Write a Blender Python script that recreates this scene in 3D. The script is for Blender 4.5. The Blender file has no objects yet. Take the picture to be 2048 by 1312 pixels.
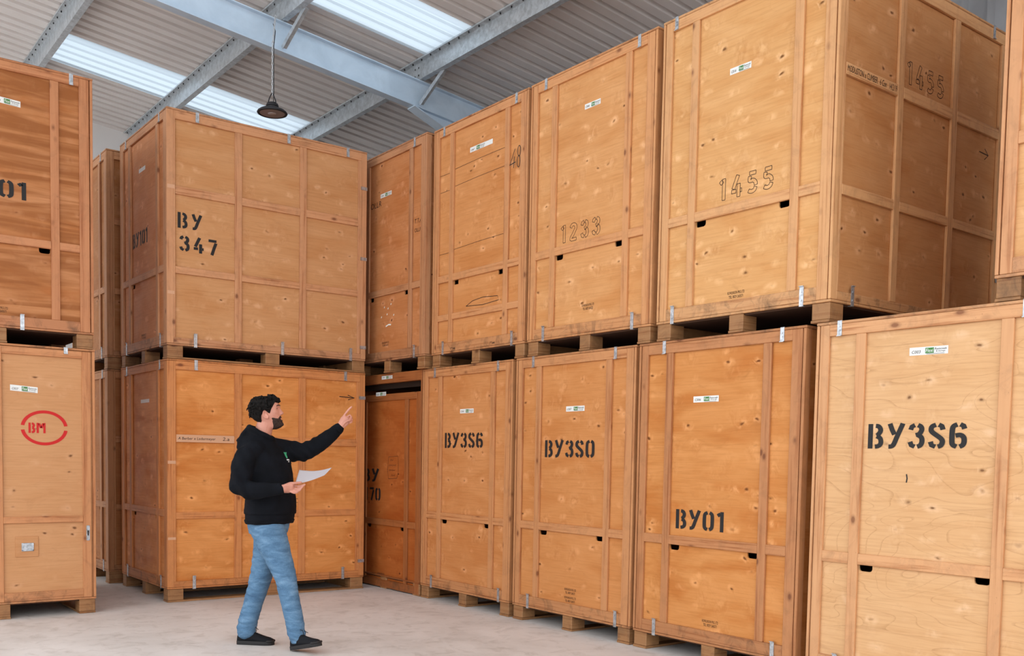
import bpy, bmesh, math, random
from mathutils import Vector, Matrix, noise
scene = bpy.context.scene
COL = scene.collection
rnd = random.Random(7)

# ------------------------------------------------------------ camera, sky, exposure
cam_d = bpy.data.cameras.new('camera')
cam = bpy.data.objects.new('camera', cam_d); COL.objects.link(cam)
YAW, PITCH, ROLL = 0.9174, -0.0585, 0.0179
_fw = Vector((math.cos(YAW), math.sin(YAW), 0)); _rt = Vector((math.sin(YAW), -math.cos(YAW), 0)); _up = Vector((0, 0, 1))
_fw, _up = _fw*math.cos(PITCH)+_up*math.sin(PITCH), _up*math.cos(PITCH)-_fw*math.sin(PITCH)
_rt, _up = _rt*math.cos(ROLL)+_up*math.sin(ROLL), _up*math.cos(ROLL)-_rt*math.sin(ROLL)
M = Matrix((_rt, _up, -_fw)).transposed().to_4x4()
M.translation = Vector((-5.3617, -3.928, 1.4465))
cam.matrix_world = M
cam_d.sensor_width = 36.0; cam_d.sensor_fit = 'HORIZONTAL'
cam_d.lens = 1942.84/2048*36
cam_d.shift_y = (1032.44-656)/2048
cam_d.clip_start = 0.05; cam_d.clip_end = 500
scene.camera = cam

world = bpy.data.worlds.new('overcast_sky'); scene.world = world
world.use_nodes = True
bg = world.node_tree.nodes['Background']
bg.inputs['Color'].default_value = (0.90, 0.95, 1.0, 1)
bg.inputs['Strength'].default_value = 2.75
scene.view_settings.view_transform = 'Standard'
scene.view_settings.look = 'None'
scene.view_settings.exposure = 0.0
scene.view_settings.gamma = 1.0
scene.view_settings.use_curve_mapping = False

# ------------------------------------------------------------ helpers
def s2l(c):
    return tuple((v/255/12.92 if v/255 <= .04045 else ((v/255+.055)/1.055)**2.4) for v in c)
def rgba(c): return (*c, 1.0)
class N:
    """small node-tree builder"""
    def __init__(s, name):
        s.m = bpy.data.materials.new(name); s.m.use_nodes = True
        s.t = s.m.node_tree; s.n = s.t.nodes; s.b = s.n['Principled BSDF']; s.out = s.n['Material Output']
    def add(s, typ, **kw):
        nd = s.n.new(typ)
        for k, v in kw.items():
            if k.startswith('i_'):
                key = k[2:]
                key = int(key) if key.isdigit() else key.replace('_', ' ')
                nd.inputs[key].default_value = v
            else: setattr(nd, k, v)
        return nd
    def link(s, a, b): s.t.links.new(a, b)
    def coord(s, loc=(0, 0, 0), sc=(1, 1, 1)):
        tc = s.add('ShaderNodeTexCoord'); mp = s.add('ShaderNodeMapping')
        mp.inputs['Location'].default_value = loc; mp.inputs['Scale'].default_value = sc
        s.link(tc.outputs['Object'], mp.inputs['Vector']); return mp.outputs[0]
    def noise(s, vec, scale, detail=3, rough=.5, dist=0.0):
        nd = s.add('ShaderNodeTexNoise'); nd.inputs['Scale'].default_value = scale
        nd.inputs['Detail'].default_value = detail; nd.inputs['Roughness'].default_value = rough
        nd.inputs['Distortion'].default_value = dist
        s.link(vec, nd.inputs['Vector']); return nd.outputs['Fac']
    def ramp(s, fac, stops):
        nd = s.add('ShaderNodeValToRGB'); e = nd.color_ramp.elements
        while len(e) < len(stops): e.new(.5)
        for el, (p, c) in zip(e, stops):
            el.position = p; el.color = c if len(c) == 4 else (*c, 1)
        s.link(fac, nd.inputs[0]); return nd.outputs[0]
    def mixc(s, fac, a, b, mode='MIX'):
        nd = s.add('ShaderNodeMix', data_type='RGBA', blend_type=mode)
        for sock, v in ((nd.inputs[0], fac), (nd.inputs[6], a), (nd.inputs[7], b)):
            if hasattr(v, 'is_output'): s.link(v, sock)
            elif isinstance(v, (int, float)): sock.default_value = v
            else: sock.default_value = rgba(v) if len(v) == 3 else v
        return nd.outputs[2]
    def math(s, op, a, b=None, clamp=False):
        nd = s.add('ShaderNodeMath', operation=op, use_clamp=clamp)
        for sock, v in ((nd.inputs[0], a), (nd.inputs[1], b)):
            if v is None: continue
            if hasattr(v, 'is_output'): s.link(v, sock)
            else: sock.default_value = v
        return nd.outputs[0]
    def bump(s, h, strength=.2, dist=.01):
        nd = s.add('ShaderNodeBump'); nd.inputs['Strength'].default_value = strength; nd.inputs['Distance'].default_value = dist
        s.link(h, nd.inputs['Height']); s.link(nd.outputs[0], s.b.inputs['Normal'])
    def base(s, c):
        if hasattr(c, 'is_output'): s.link(c, s.b.inputs['Base Color'])
        else: s.b.inputs['Base Color'].default_value = rgba(c)
    def rough(s, r, spec=None):
        s.b.inputs['Roughness'].default_value = r
        if spec is not None: s.b.inputs['Specular IOR Level'].default_value = spec

def plain(name, c, rough=.6, metal=0, spec=.3):
    k = N(name); k.base(s2l(c)); k.rough(rough, spec); k.b.inputs['Metallic'].default_value = metal
    return k.m

def scale3(c, f): return tuple(min(1, v*f) for v in c)

def ply_mat(name, seed, col, figure=1.0, bands=0.0, knots=1.0, redden=0.5, ringamt=0.10):
    """varnished birch plywood: horizontal grain, pale silky flecks, small knots"""
    k = N(name); c = s2l(col); c = (c[0]*.87, c[1]*.89, c[2]*.94); off = (seed*3.17, seed*1.31, seed*2.23)
    v = k.coord(off, (1, 1, 1)); vs = k.coord(off, (1, 1, 3.0)); vg = k.coord(off, (1.2, 1.2, 26))
    lo = k.noise(vs, 1.6, 4, .55, .6)
    darker = (c[0]*.84, c[1]*.68, c[2]*.50); lighter = (min(1, c[0]*1.12), min(1, c[1]*1.20), min(1, c[2]*1.36))
    colr = k.ramp(lo, [(.33, darker), (.5, c), (.67, lighter)])
    if redden: colr = k.mixc(redden, rgba(c), colr)
    gr = k.noise(vg, 3.0, 5, .6, .3)
    colr = k.mixc(1.0, colr, k.ramp(gr, [(.25, (.87, .83, .78)), (.55, (1, 1, 1)), (.8, (1.0, 1.0, 1.0))]), 'MULTIPLY')
    if bands:
        bn = k.noise(k.coord(off, (.6, .6, 7)), 1.3, 3, .5, 1.2)
        colr = k.mixc(k.math('MULTIPLY', k.ramp(bn, [(.42, (0, 0, 0)), (.6, (1, 1, 1))]), bands), colr, scale3(darker, .72))
    # contour-like growth figure, faint
    cn = k.noise(k.coord(off, (.55, .55, 1.9)), 1.5, 1.5, .4, .5)
    fr = k.math('FRACT', k.math('MULTIPLY', cn, 16.0))
    rl = k.ramp(fr, [(.0, (1, 1, 1)), (.10, (0, 0, 0)), (.93, (0, 0, 0))])
    rb = k.noise(vg, 6.0, 3, .7)
    colr = k.mixc(k.math('MULTIPLY', k.math('MULTIPLY', rl, k.ramp(rb, [(.3, (0, 0, 0)), (.6, (1, 1, 1))])), ringamt), colr, scale3(darker, .6))
    # warped cells for silky figure and knots
    wn = k.add('ShaderNodeTexNoise'); wn.inputs['Scale'].default_value = 7; wn.inputs['Detail'].default_value = 2
    k.link(v, wn.inputs['Vector'])
    wv = k.add('ShaderNodeMix', data_type='RGBA', blend_type='LINEAR_LIGHT'); wv.inputs[0].default_value = .035
    k.link(v, wv.inputs[6]); k.link(wn.outputs['Color'], wv.inputs[7])
    vo = k.add('ShaderNodeTexVoronoi'); vo.inputs['Scale'].default_value = 5.2; vo.inputs['Randomness'].default_value = 1
    k.link(wv.outputs[2], vo.inputs['Vector'])
    d = vo.outputs['Distance']
    sep = k.add('ShaderNodeSeparateColor'); k.link(vo.outputs['Color'], sep.inputs[0])
    gate = k.math('GREATER_THAN', sep.outputs[0], .45)
    halo = k.ramp(d, [(.10, (1, 1, 1)), (.50, (0, 0, 0))])
    fn = k.ramp(k.noise(k.coord(off, (1, 1, .7)), 16, 3, .6, 1.5), [(.46, (0, 0, 0)), (.58, (1, 1, 1))])
    fl = k.math('MULTIPLY', k.math('MULTIPLY', halo, fn), gate)
    colr = k.mixc(k.math('MULTIPLY', fl, .38*figure), colr, (min(1, c[0]*1.3), min(1, c[1]*1.5), min(1, c[2]*1.9)))
    ring = k.ramp(d, [(.10, (0, 0, 0)), (.17, (1, 1, 1)), (.34, (0, 0, 0))])
    colr = k.mixc(k.math('MULTIPLY', k.math('MULTIPLY', ring, gate), .22*figure), colr, scale3(darker, .8))
    vk = k.add('ShaderNodeTexVoronoi'); vk.inputs['Scale'].default_value = 6.6; vk.inputs['Randomness'].default_value = 1
    mp2 = k.add('ShaderNodeMapping'); mp2.inputs['Scale'].default_value = (.72, .72, 1.25); mp2.inputs['Location'].default_value = (.3, 0, .7)
    k.link(wv.outputs[2], mp2.inputs[0]); k.link(mp2.outputs[0], vk.inputs['Vector'])
    gn = k.ramp(k.noise(k.coord(off, (1, 1, .8)), 11, 3, .55, 1.2), [(.40, (0, 0, 0)), (.62, (1, 1, 1))])
    gl = k.ramp(vk.outputs['Distance'], [(.05, (0, 0, 0)), (.10, (1, 1, 1)), (.34, (0, 0, 0))])
    colr = k.mixc(k.math('MULTIPLY', k.math('MULTIPLY', gl, gn), .85*min(1, figure+.2)), colr, (min(1, c[0]*1.35), min(1, c[1]*1.55), min(1, c[2]*2.0)))
    kn = k.ramp(vk.outputs['Distance'], [(.045, (1, 1, 1)), (.075, (.35, .35, .35)), (.13, (0, 0, 0))])
    colr = k.mixc(k.math('MULTIPLY', kn, .85*knots), colr, (c[0]*.20, c[1]*.13, c[2]*.10))
    # rubbed grime with its own patchy shape
    gm = k.ramp(k.noise(k.coord(off, (1, 1, 1.6)), 3.6, 5, .7, 1.0), [(.60, (0, 0, 0)), (.78, (1, 1, 1))])
    colr = k.mixc(k.math('MULTIPLY', gm, .30), colr, scale3(darker, .55))
    k.base(colr)
    rr = k.ramp(k.noise(v, 5, 3), [(.3, (.48, .48, .48)), (.7, (.66, .66, .66))]); k.link(rr, k.b.inputs['Roughness'])
    k.b.inputs['Specular IOR Level'].default_value = .15
    k.bump(gr, .08, .004)
    return k.m

def timber_mat(name, seed, col, axis='z', dirt=.15, knots=1.0):
    """planed softwood batten with grain along the given axis"""
    k = N(name); c = s2l(col); c = (c[0]*.93, c[1]*.97, c[2]*.98); off = (seed*2.7, seed*4.1, seed*1.9)
    g = {'z': (34, 34, 1.3), 'xy': (2.0, 2.0, 60)}[axis]
    v = k.coord(off, (1, 1, 1)); gv = k.coord(off, g)
    gr = k.noise(gv, 1.0, 4, .6, .25)
    dk = (c[0]*.70, c[1]*.56, c[2]*.46); lt = (min(1, c[0]*1.08), min(1, c[1]*1.12), min(1, c[2]*1.15))
    colr = k.ramp(gr, [(.3, dk), (.48, c), (.75, lt)])
    kv = k.coord(off, (1, 1, .6) if axis == 'z' else (.5, .5, 1))
    vo = k.add('ShaderNodeTexVoronoi'); vo.inputs['Scale'].default_value = 6.5; k.link(kv, vo.inputs['Vector'])
    kn = k.ramp(vo.outputs['Distance'], [(.06, (1, 1, 1)), (.10, (.4, .4, .4)), (.16, (0, 0, 0))])
    colr = k.mixc(k.math('MULTIPLY', kn, .75*knots), colr, (c[0]*.25, c[1]*.13, c[2]*.09))
    dn = k.ramp(k.noise(k.coord(off, (1.5, 1.5, 1.2)), 5, 5, .7, .8), [(.48, (0, 0, 0)), (.75, (1, 1, 1))])
    colr = k.mixc(k.math('MULTIPLY', dn, dirt), colr, (.05, .03, .018))
    sc_ = k.ramp(k.noise(k.coord(off, (1, 1, 1)), 55, 3, .6), [(.70, (0, 0, 0)), (.76, (1, 1, 1))])
    colr = k.mixc(k.math('MULTIPLY', sc_, .45), colr, (c[0]*.3, c[1]*.2, c[2]*.15))
    k.base(colr); k.rough(.55, .3); k.bump(gr, .15, .004)
    return k.m

def new_obj(name, bm_or_me, mat=None, parent=None, smooth=False):
    if isinstance(bm_or_me, bmesh.types.BMesh):
        me = bpy.data.meshes.new(name); bm_or_me.to_mesh(me); bm_or_me.free()
    else: me = bm_or_me
    if mat is not None:
        me.materials.clear()
        for m_ in (mat if isinstance(mat, (list, tuple)) else [mat]): me.materials.append(m_)
    if smooth:
        for p in me.polygons: p.use_smooth = True
    o = bpy.data.objects.new(name, me); COL.objects.link(o)
    if parent: o.parent = parent
    return o
def tag(o, label, cat, group=None, kind=None):
    if label: o['label'] = label
    if cat: o['category'] = cat
    if group: o['group'] = group
    if kind: o['kind'] = kind
    return o
def empty(name, loc, rz=0.0):
    o = bpy.data.objects.new(name, None); COL.objects.link(o)
    o.location = loc; o.rotation_euler = (0, 0, rz); o.empty_display_size = .1
    return o
def box(bm, x0, y0, z0, x1, y1, z1, bev=0.0):
    vs = [bm.verts.new(p) for p in ((x0,y0,z0),(x1,y0,z0),(x1,y1,z0),(x0,y1,z0),(x0,y0,z1),(x1,y0,z1),(x1,y1,z1),(x0,y1,z1))]
    fs = [bm.faces.new([vs[i] for i in f]) for f in ((0,3,2,1),(4,5,6,7),(0,1,5,4),(1,2,6,5),(2,3,7,6),(3,0,4,7))]
    if bev > 0:
        es = set(e for f in fs for e in f.edges)
        bmesh.ops.bevel(bm, geom=list(es), offset=bev, segments=1, affect='EDGES', profile=.5)
    return vs
def boxobj(name, dims, mat, parent=None, bev=.003):
    bm = bmesh.new(); box(bm, *dims, bev=bev); return new_obj(name, bm, mat, parent)
def prism(bm, pts, axis, a, b):
    """extrude a 2D polygon; axis 'y': pts are (x,z); axis 'x': pts are (y,z)"""
    def mk(p, t): return {'y': (p[0], t, p[1]), 'x': (t, p[0], p[1]), 'z': (p[0], p[1], t)}[axis]
    va = [bm.verts.new(mk(p, a)) for p in pts]; vb = [bm.verts.new(mk(p, b)) for p in pts]
    n = len(pts)
    bm.faces.new(va); bm.faces.new(vb[::-1])
    for i in range(n): bm.faces.new((va[i], vb[i], vb[(i+1) % n], va[(i+1) % n]))
    bmesh.ops.recalc_face_normals(bm, faces=bm.faces[:])

# ------------------------------------------------------------ common materials
INK = plain('black_stencil_paint', (34, 32, 32), .6)
INK2 = plain('marker_ink', (52, 34, 26), .7)
PENCIL = plain('pencil_outline', (58, 40, 30), .7)
REDP = plain('red_stencil_paint', (196, 30, 28), .55)
PAPER = plain('label_paper', (228, 228, 224), .5)
GREEN = plain('label_green', (66, 122, 58), .5)
WHITE = plain('label_white_print', (236, 240, 232), .5)
TAPE = plain('pale_scuffed_strip', (206, 158, 124), .5)
kz = N('galvanised_clip'); kz.base(kz.ramp(kz.noise(kz.coord(), 40, 3), [(.3, s2l((150, 152, 155))), (.7, s2l((205, 208, 212)))])); kz.rough(.38); kz.b.inputs['Metallic'].default_value = .75
ZINC = kz.m
UNDER = plain('shade_dark_deck_underside', (66, 42, 28), .9)  # dark brown standing in for the shade under the decks
DARKGAP = plain('dark_gap_shade', (40, 26, 18), .9)  # near-black colour standing in for shade inside openings

# ------------------------------------------------------------ stencil glyphs (centre-line strokes, unit height)
G = {
 'B': (.56, [[(.09,0),(.09,1)], [(.27,.92),(.37,.90),(.44,.80),(.44,.68),(.36,.56),(.31,.53)], [(.31,.50),(.42,.44),(.47,.32),(.46,.18),(.38,.10),(.27,.08)]]),
 'Y': (.60, [[(.54,1),(.36,.50),(.25,.18),(.17,.09),(.07,.08)], [(.09,1),(.17,.76),(.26,.56)]]),
 '3': (.56, [[(.09,.74),(.13,.87),(.23,.92)], [(.33,.92),(.43,.86),(.46,.73),(.39,.58),(.27,.53)], [(.36,.52),(.46,.43),(.48,.26),(.43,.13),(.33,.08)], [(.24,.08),(.13,.13),(.08,.27)]]),
 'S': (.56, [[(.47,.73),(.43,.87),(.33,.92)], [(.24,.92),(.12,.86),(.09,.73),(.15,.62),(.41,.40),(.47,.27),(.43,.13),(.33,.08)], [(.24,.08),(.12,.13),(.08,.27)]]),
 '6': (.56, [[(.24,.92),(.13,.86),(.09,.72),(.09,.27),(.13,.14),(.24,.08)], [(.33,.92),(.43,.87),(.47,.75)], [(.33,.08),(.43,.14),(.47,.27),(.45,.43),(.35,.52),(.20,.50)]]),
 '0': (.56, [[(.24,.92),(.13,.86),(.09,.72),(.09,.28),(.13,.14),(.24,.08)], [(.34,.92),(.44,.86),(.48,.72),(.48,.28),(.44,.14),(.34,.08)]]),
 '1': (.42, [[(.27,0),(.27,1)], [(.20,.90),(.06,.80)]]),
 '4': (.60, [[(.36,1),(.12,.40)], [(.03,.28),(.27,.28)], [(.41,.60),(.41,0)], [(.50,.28),(.58,.28)]]),
 '7': (.56, [[(.05,.92),(.50,.92)], [(.47,.80),(.36,.45),(.24,0)]]),
 '5': (.56, [[(.12,.92),(.46,.92)], [(.15,.78),(.14,.58),(.32,.58),(.44,.48),(.47,.34)], [(.46,.26),(.40,.13),(.24,.08),(.09,.14)]]),
 '2': (.56, [[(.09,.76),(.16,.89),(.30,.92),(.43,.84),(.45,.68),(.30,.42),(.10,.10),(.50,.08)]]),
 'M': (.78, [[(.10,0),(.10,1)], [(.22,.95),(.38,.50)], [(.42,.50),(.58,.95)], [(.68,0),(.68,1)]]),
}
def strip(path, w):
    """left and right offset outlines of a path"""
    L, R_ = [], []
    n = len(path)
    for i, p in enumerate(path):
        a = path[max(0, i-1)]; b = path[min(n-1, i+1)]
        dx, dy = b[0]-a[0], b[1]-a[1]; l = math.hypot(dx, dy) or 1
        nx, ny = -dy/l, dx/l
        L.append((p[0]+nx*w/2, p[1]+ny*w/2)); R_.append((p[0]-nx*w/2, p[1]-ny*w/2))
    return L, R_
def smooth_path(p):
    if len(p) < 4: return p
    out = []
    for i in range(len(p)-1):
        a, b, c, d = p[max(0, i-1)], p[i], p[i+1], p[min(len(p)-1, i+2)]
        for t in (0, .25, .5, .75):
            out.append(tuple(.5*((2*b[k_])+(-a[k_]+c[k_])*t+(2*a[k_]-5*b[k_]+4*c[k_]-d[k_])*t*t+(-a[k_]+3*b[k_]-3*c[k_]+d[k_])*t**3) for k_ in (0, 1)))
    return out+[p[-1]]
def glyph_polys(ch, w):
    out = []
    for path in G[ch][1]:
        path = smooth_path(path)
        ww = w
        L, R_ = strip(path, ww)
        out.append((L, R_))
    return out
def face_map(face, W, off=.0015, rec=.02):
    """2D point on a crate face -> crate-local 3D point"""
    if face == 'front': return lambda a, z: Vector((a, rec-off, z))
    return lambda a, z: Vector((W-rec+off, a, z))
def stencil(parent, face, W, text, a, z, h, width, mat=INK, sw=.172, outline=False, rec=.02, name='stencil_lettering', gap=.12, slant=0.0):
    fm = face_map(face, W, rec=rec)
    tot = sum(G[c][0]+gap for c in text)-gap
    sx = width/tot; x = 0
    for c in text:
        bm = bmesh.new()
        for L, R_ in glyph_polys(c, sw):
            def P(q): return fm(a+(x+q[0])*sx+q[1]*slant*h, z+q[1]*h)
            if not outline:
                lift = Vector((0, -1, 0)) if face == 'front' else Vector((1, 0, 0))
                for i in range(len(L)-1):
                    e_ = lift*(.00012*i)
                    bm.faces.new([bm.verts.new(q) for q in (P(L[i])+e_, P(L[i+1])+e_, P(R_[i+1])+e_, P(R_[i])+e_)])
            else:
                loop = L + R_[::-1]; t = .004
                pts = [P(q) for q in loop]; n = len(pts)
                for i in range(n):
                    p0, p1 = pts[i], pts[(i+1) % n]; d = (p1-p0)
                    if d.length < 1e-5: continue
                    nrm = Vector((0, -1, 0)) if face == 'front' else Vector((1, 0, 0))
                    s_ = d.normalized().cross(nrm)*t/2
                    bm.faces.new([bm.verts.new(q) for q in (p0-s_, p1-s_, p1+s_, p0+s_)])
        x += G[c][0]+gap
        new_obj('stencil_character', bm, mat, parent)
_fontcache = {}
def text_mesh(body, shear=0.0):
    key = (body, shear)
    if key not in _fontcache:
        cu = bpy.data.curves.new('t', 'FONT'); cu.body = body; cu.shear = shear; cu.size = 1; cu.resolution_u = 2
        o = bpy.data.objects.new('t', cu); COL.objects.link(o)
        dg = bpy.context.evaluated_depsgraph_get(); dg.update()
        me = bpy.data.meshes.new_from_object(o.evaluated_get(dg))
        vs = [v.co.copy() for v in me.vertices]; fs = [tuple(p.vertices) for p in me.polygons]
        bpy.data.objects.remove(o); bpy.data.curves.remove(cu); bpy.data.meshes.remove(me)
        xs = [v.x for v in vs]; ys = [v.y for v in vs]
        _fontcache[key] = (vs, fs, min(xs), max(xs), min(ys), max(ys))
    return _fontcache[key]
def writing(parent, face, W, body, a, z, width, h, mat=INK2, shear=0.0, rec=.02, off=.0015, name='handwriting', tilt=0.0):
    vs, fs, x0, x1, y0, y1 = text_mesh(body, shear)
    fm = face_map(face, W, off, rec); bm = bmesh.new()
    bv = [bm.verts.new(fm(a+(v.x-x0)/(x1-x0)*width, z+(v.y-y0)/(y1-y0)*h+(v.x-x0)/(x1-x0)*width*tilt)) for v in vs]
    for f in fs:
        try: bm.faces.new([bv[i] for i in f])
        except ValueError: pass
    return new_obj(name, bm, mat, parent)
def lines(parent, face, W, polylines, t, mat=INK2, rec=.02, name='drawn_mark', off=.0015):
    fm = face_map(face, W, off, rec); bm = bmesh.new()
    for pl in polylines:
        L, R_ = strip(pl, t)
        vl = [bm.verts.new(fm(*q)) for q in L]; vr = [bm.verts.new(fm(*q)) for q in R_]
        for i in range(len(L)-1): bm.faces.new((vl[i], vl[i+1], vr[i+1], vr[i]))
    return new_obj(name, bm, mat, parent)
def rect(parent, face, W, a0, z0, a1, z1, mat, name, off=.001, rec=.02, tilt=0.0):
    fm = face_map(face, W, off, rec); bm = bmesh.new()
    bm.faces.new([bm.verts.new(fm(a, z+(a-a0)*tilt)) for a, z in ((a0,z0),(a1,z0),(a1,z1),(a0,z1))])
    return new_obj(name, bm, mat, parent)
def sticker(parent, face, W, a, z, w=.235, h=.042, code='C003', rec=.02, tilt=0.0):
    s = rect(parent, face, W, a, z, a+w, z+h, PAPER, 'label_sticker', .001, rec, tilt)
    s['label'] = 'white printed paper label with a green block'
    T = dict(rec=rec)
    k = w/.235
    def zz(x): return z+(x)*tilt
    writing(s, face, W, code, a+.015*k, zz(.015*k)+.010, .055*k, .018, INK2, .2, off=.0022, name='handwritten_code', tilt=tilt, **T)
    g = rect(s, face, W, a+.098*k, zz(.098*k)+.008, a+.150*k, zz(.098*k)+h-.006, GREEN, 'green_block', .0018, rec, tilt)
    writing(s, face, W, 'Flexi', a+.102*k, zz(.102*k)+.014, .044*k, h-.026, WHITE, .1, off=.0028, name='logo_lettering', tilt=tilt, **T)
    writing(s, face, W, 'Removals', a+.155*k, zz(.155*k)+h*.55, .072*k, h*.28, INK, .2, off=.0022, name='printed_lettering', tilt=tilt, **T)
    writing(s, face, W, '& Storage', a+.163*k, zz(.163*k)+h*.25, .056*k, h*.24, INK, .2, off=.0022, name='printed_lettering', tilt=tilt, **T)
    rect(s, face, W, a+.105*k, zz(.105*k)+.0035, a+.215*k, zz(.105*k)+.0055, INK, 'printed_line', .0022, rec, tilt)
    return s
def maker_mark(parent, a, z, face='front', W=1.52, double=False):
    for j in range(2 if double else 1):
        zz = z+j*.07
        writing(parent, face, W, 'ROWLINSON PKG LTD', a, zz+.028, .15, .020, INK2, name='maker_print')
        writing(parent, face, W, 'TEL 0829 260571', a+.012, zz, .126, .020, INK2, name='maker_print')

# ------------------------------------------------------------ storage crates
CW, CL, CH, FT = 1.52, 2.13, 2.351, .128
TH = .02
def clip_v(parent, face, W, a, z0, z1, top):
    """galvanised strap: plate down the face, tab bent over"""
    bm = bmesh.new(); w = .032; t = .0035
    def bx(a0, d0, zz0, a1, d1, zz1):      # d = distance outwards from the face
        if face == 'front': box(bm, a0, -d1, zz0, a1, -d0, zz1)
        else: box(bm, W+d0, a0, zz0, W+d1, a1, zz1)
    bx(a, .001, z0, a+w, .001+t, z1)
    if top:
        bx(a, -.05, z1-.001, a+w, .001+t, z1+t); bx(a, .001, z0-.001, a+w, .014, z0+t)
    else:
        bx(a, .001, z1-.001, a+w, .014, z1+t); bx(a, -.03, z0-t, a+w, .001+t, z0)
    bx(a+.011, .0015+t, z0+.03, a+.021, .0045+t, z0+.04); bx(a+.011, .0015+t, z1-.04, a+.021, .0045+t, z1-.03)
    return new_obj('metal_clip', bm, ZINC, parent)
def clip_h(parent, a0, a1, z, W):
    """strap across the vertical corner of the long side"""
    bm = bmesh.new(); box(bm, W+.001, a0, z, W+.0045, a1, z+.034); box(bm, W+.001, a0, z, W+.014, a0+.004, z+.034); box(bm, W-.03, a1, z, W+.0045, a1+.003, z+.034)
    return new_obj('metal_clip', bm, ZINC, parent)

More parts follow.
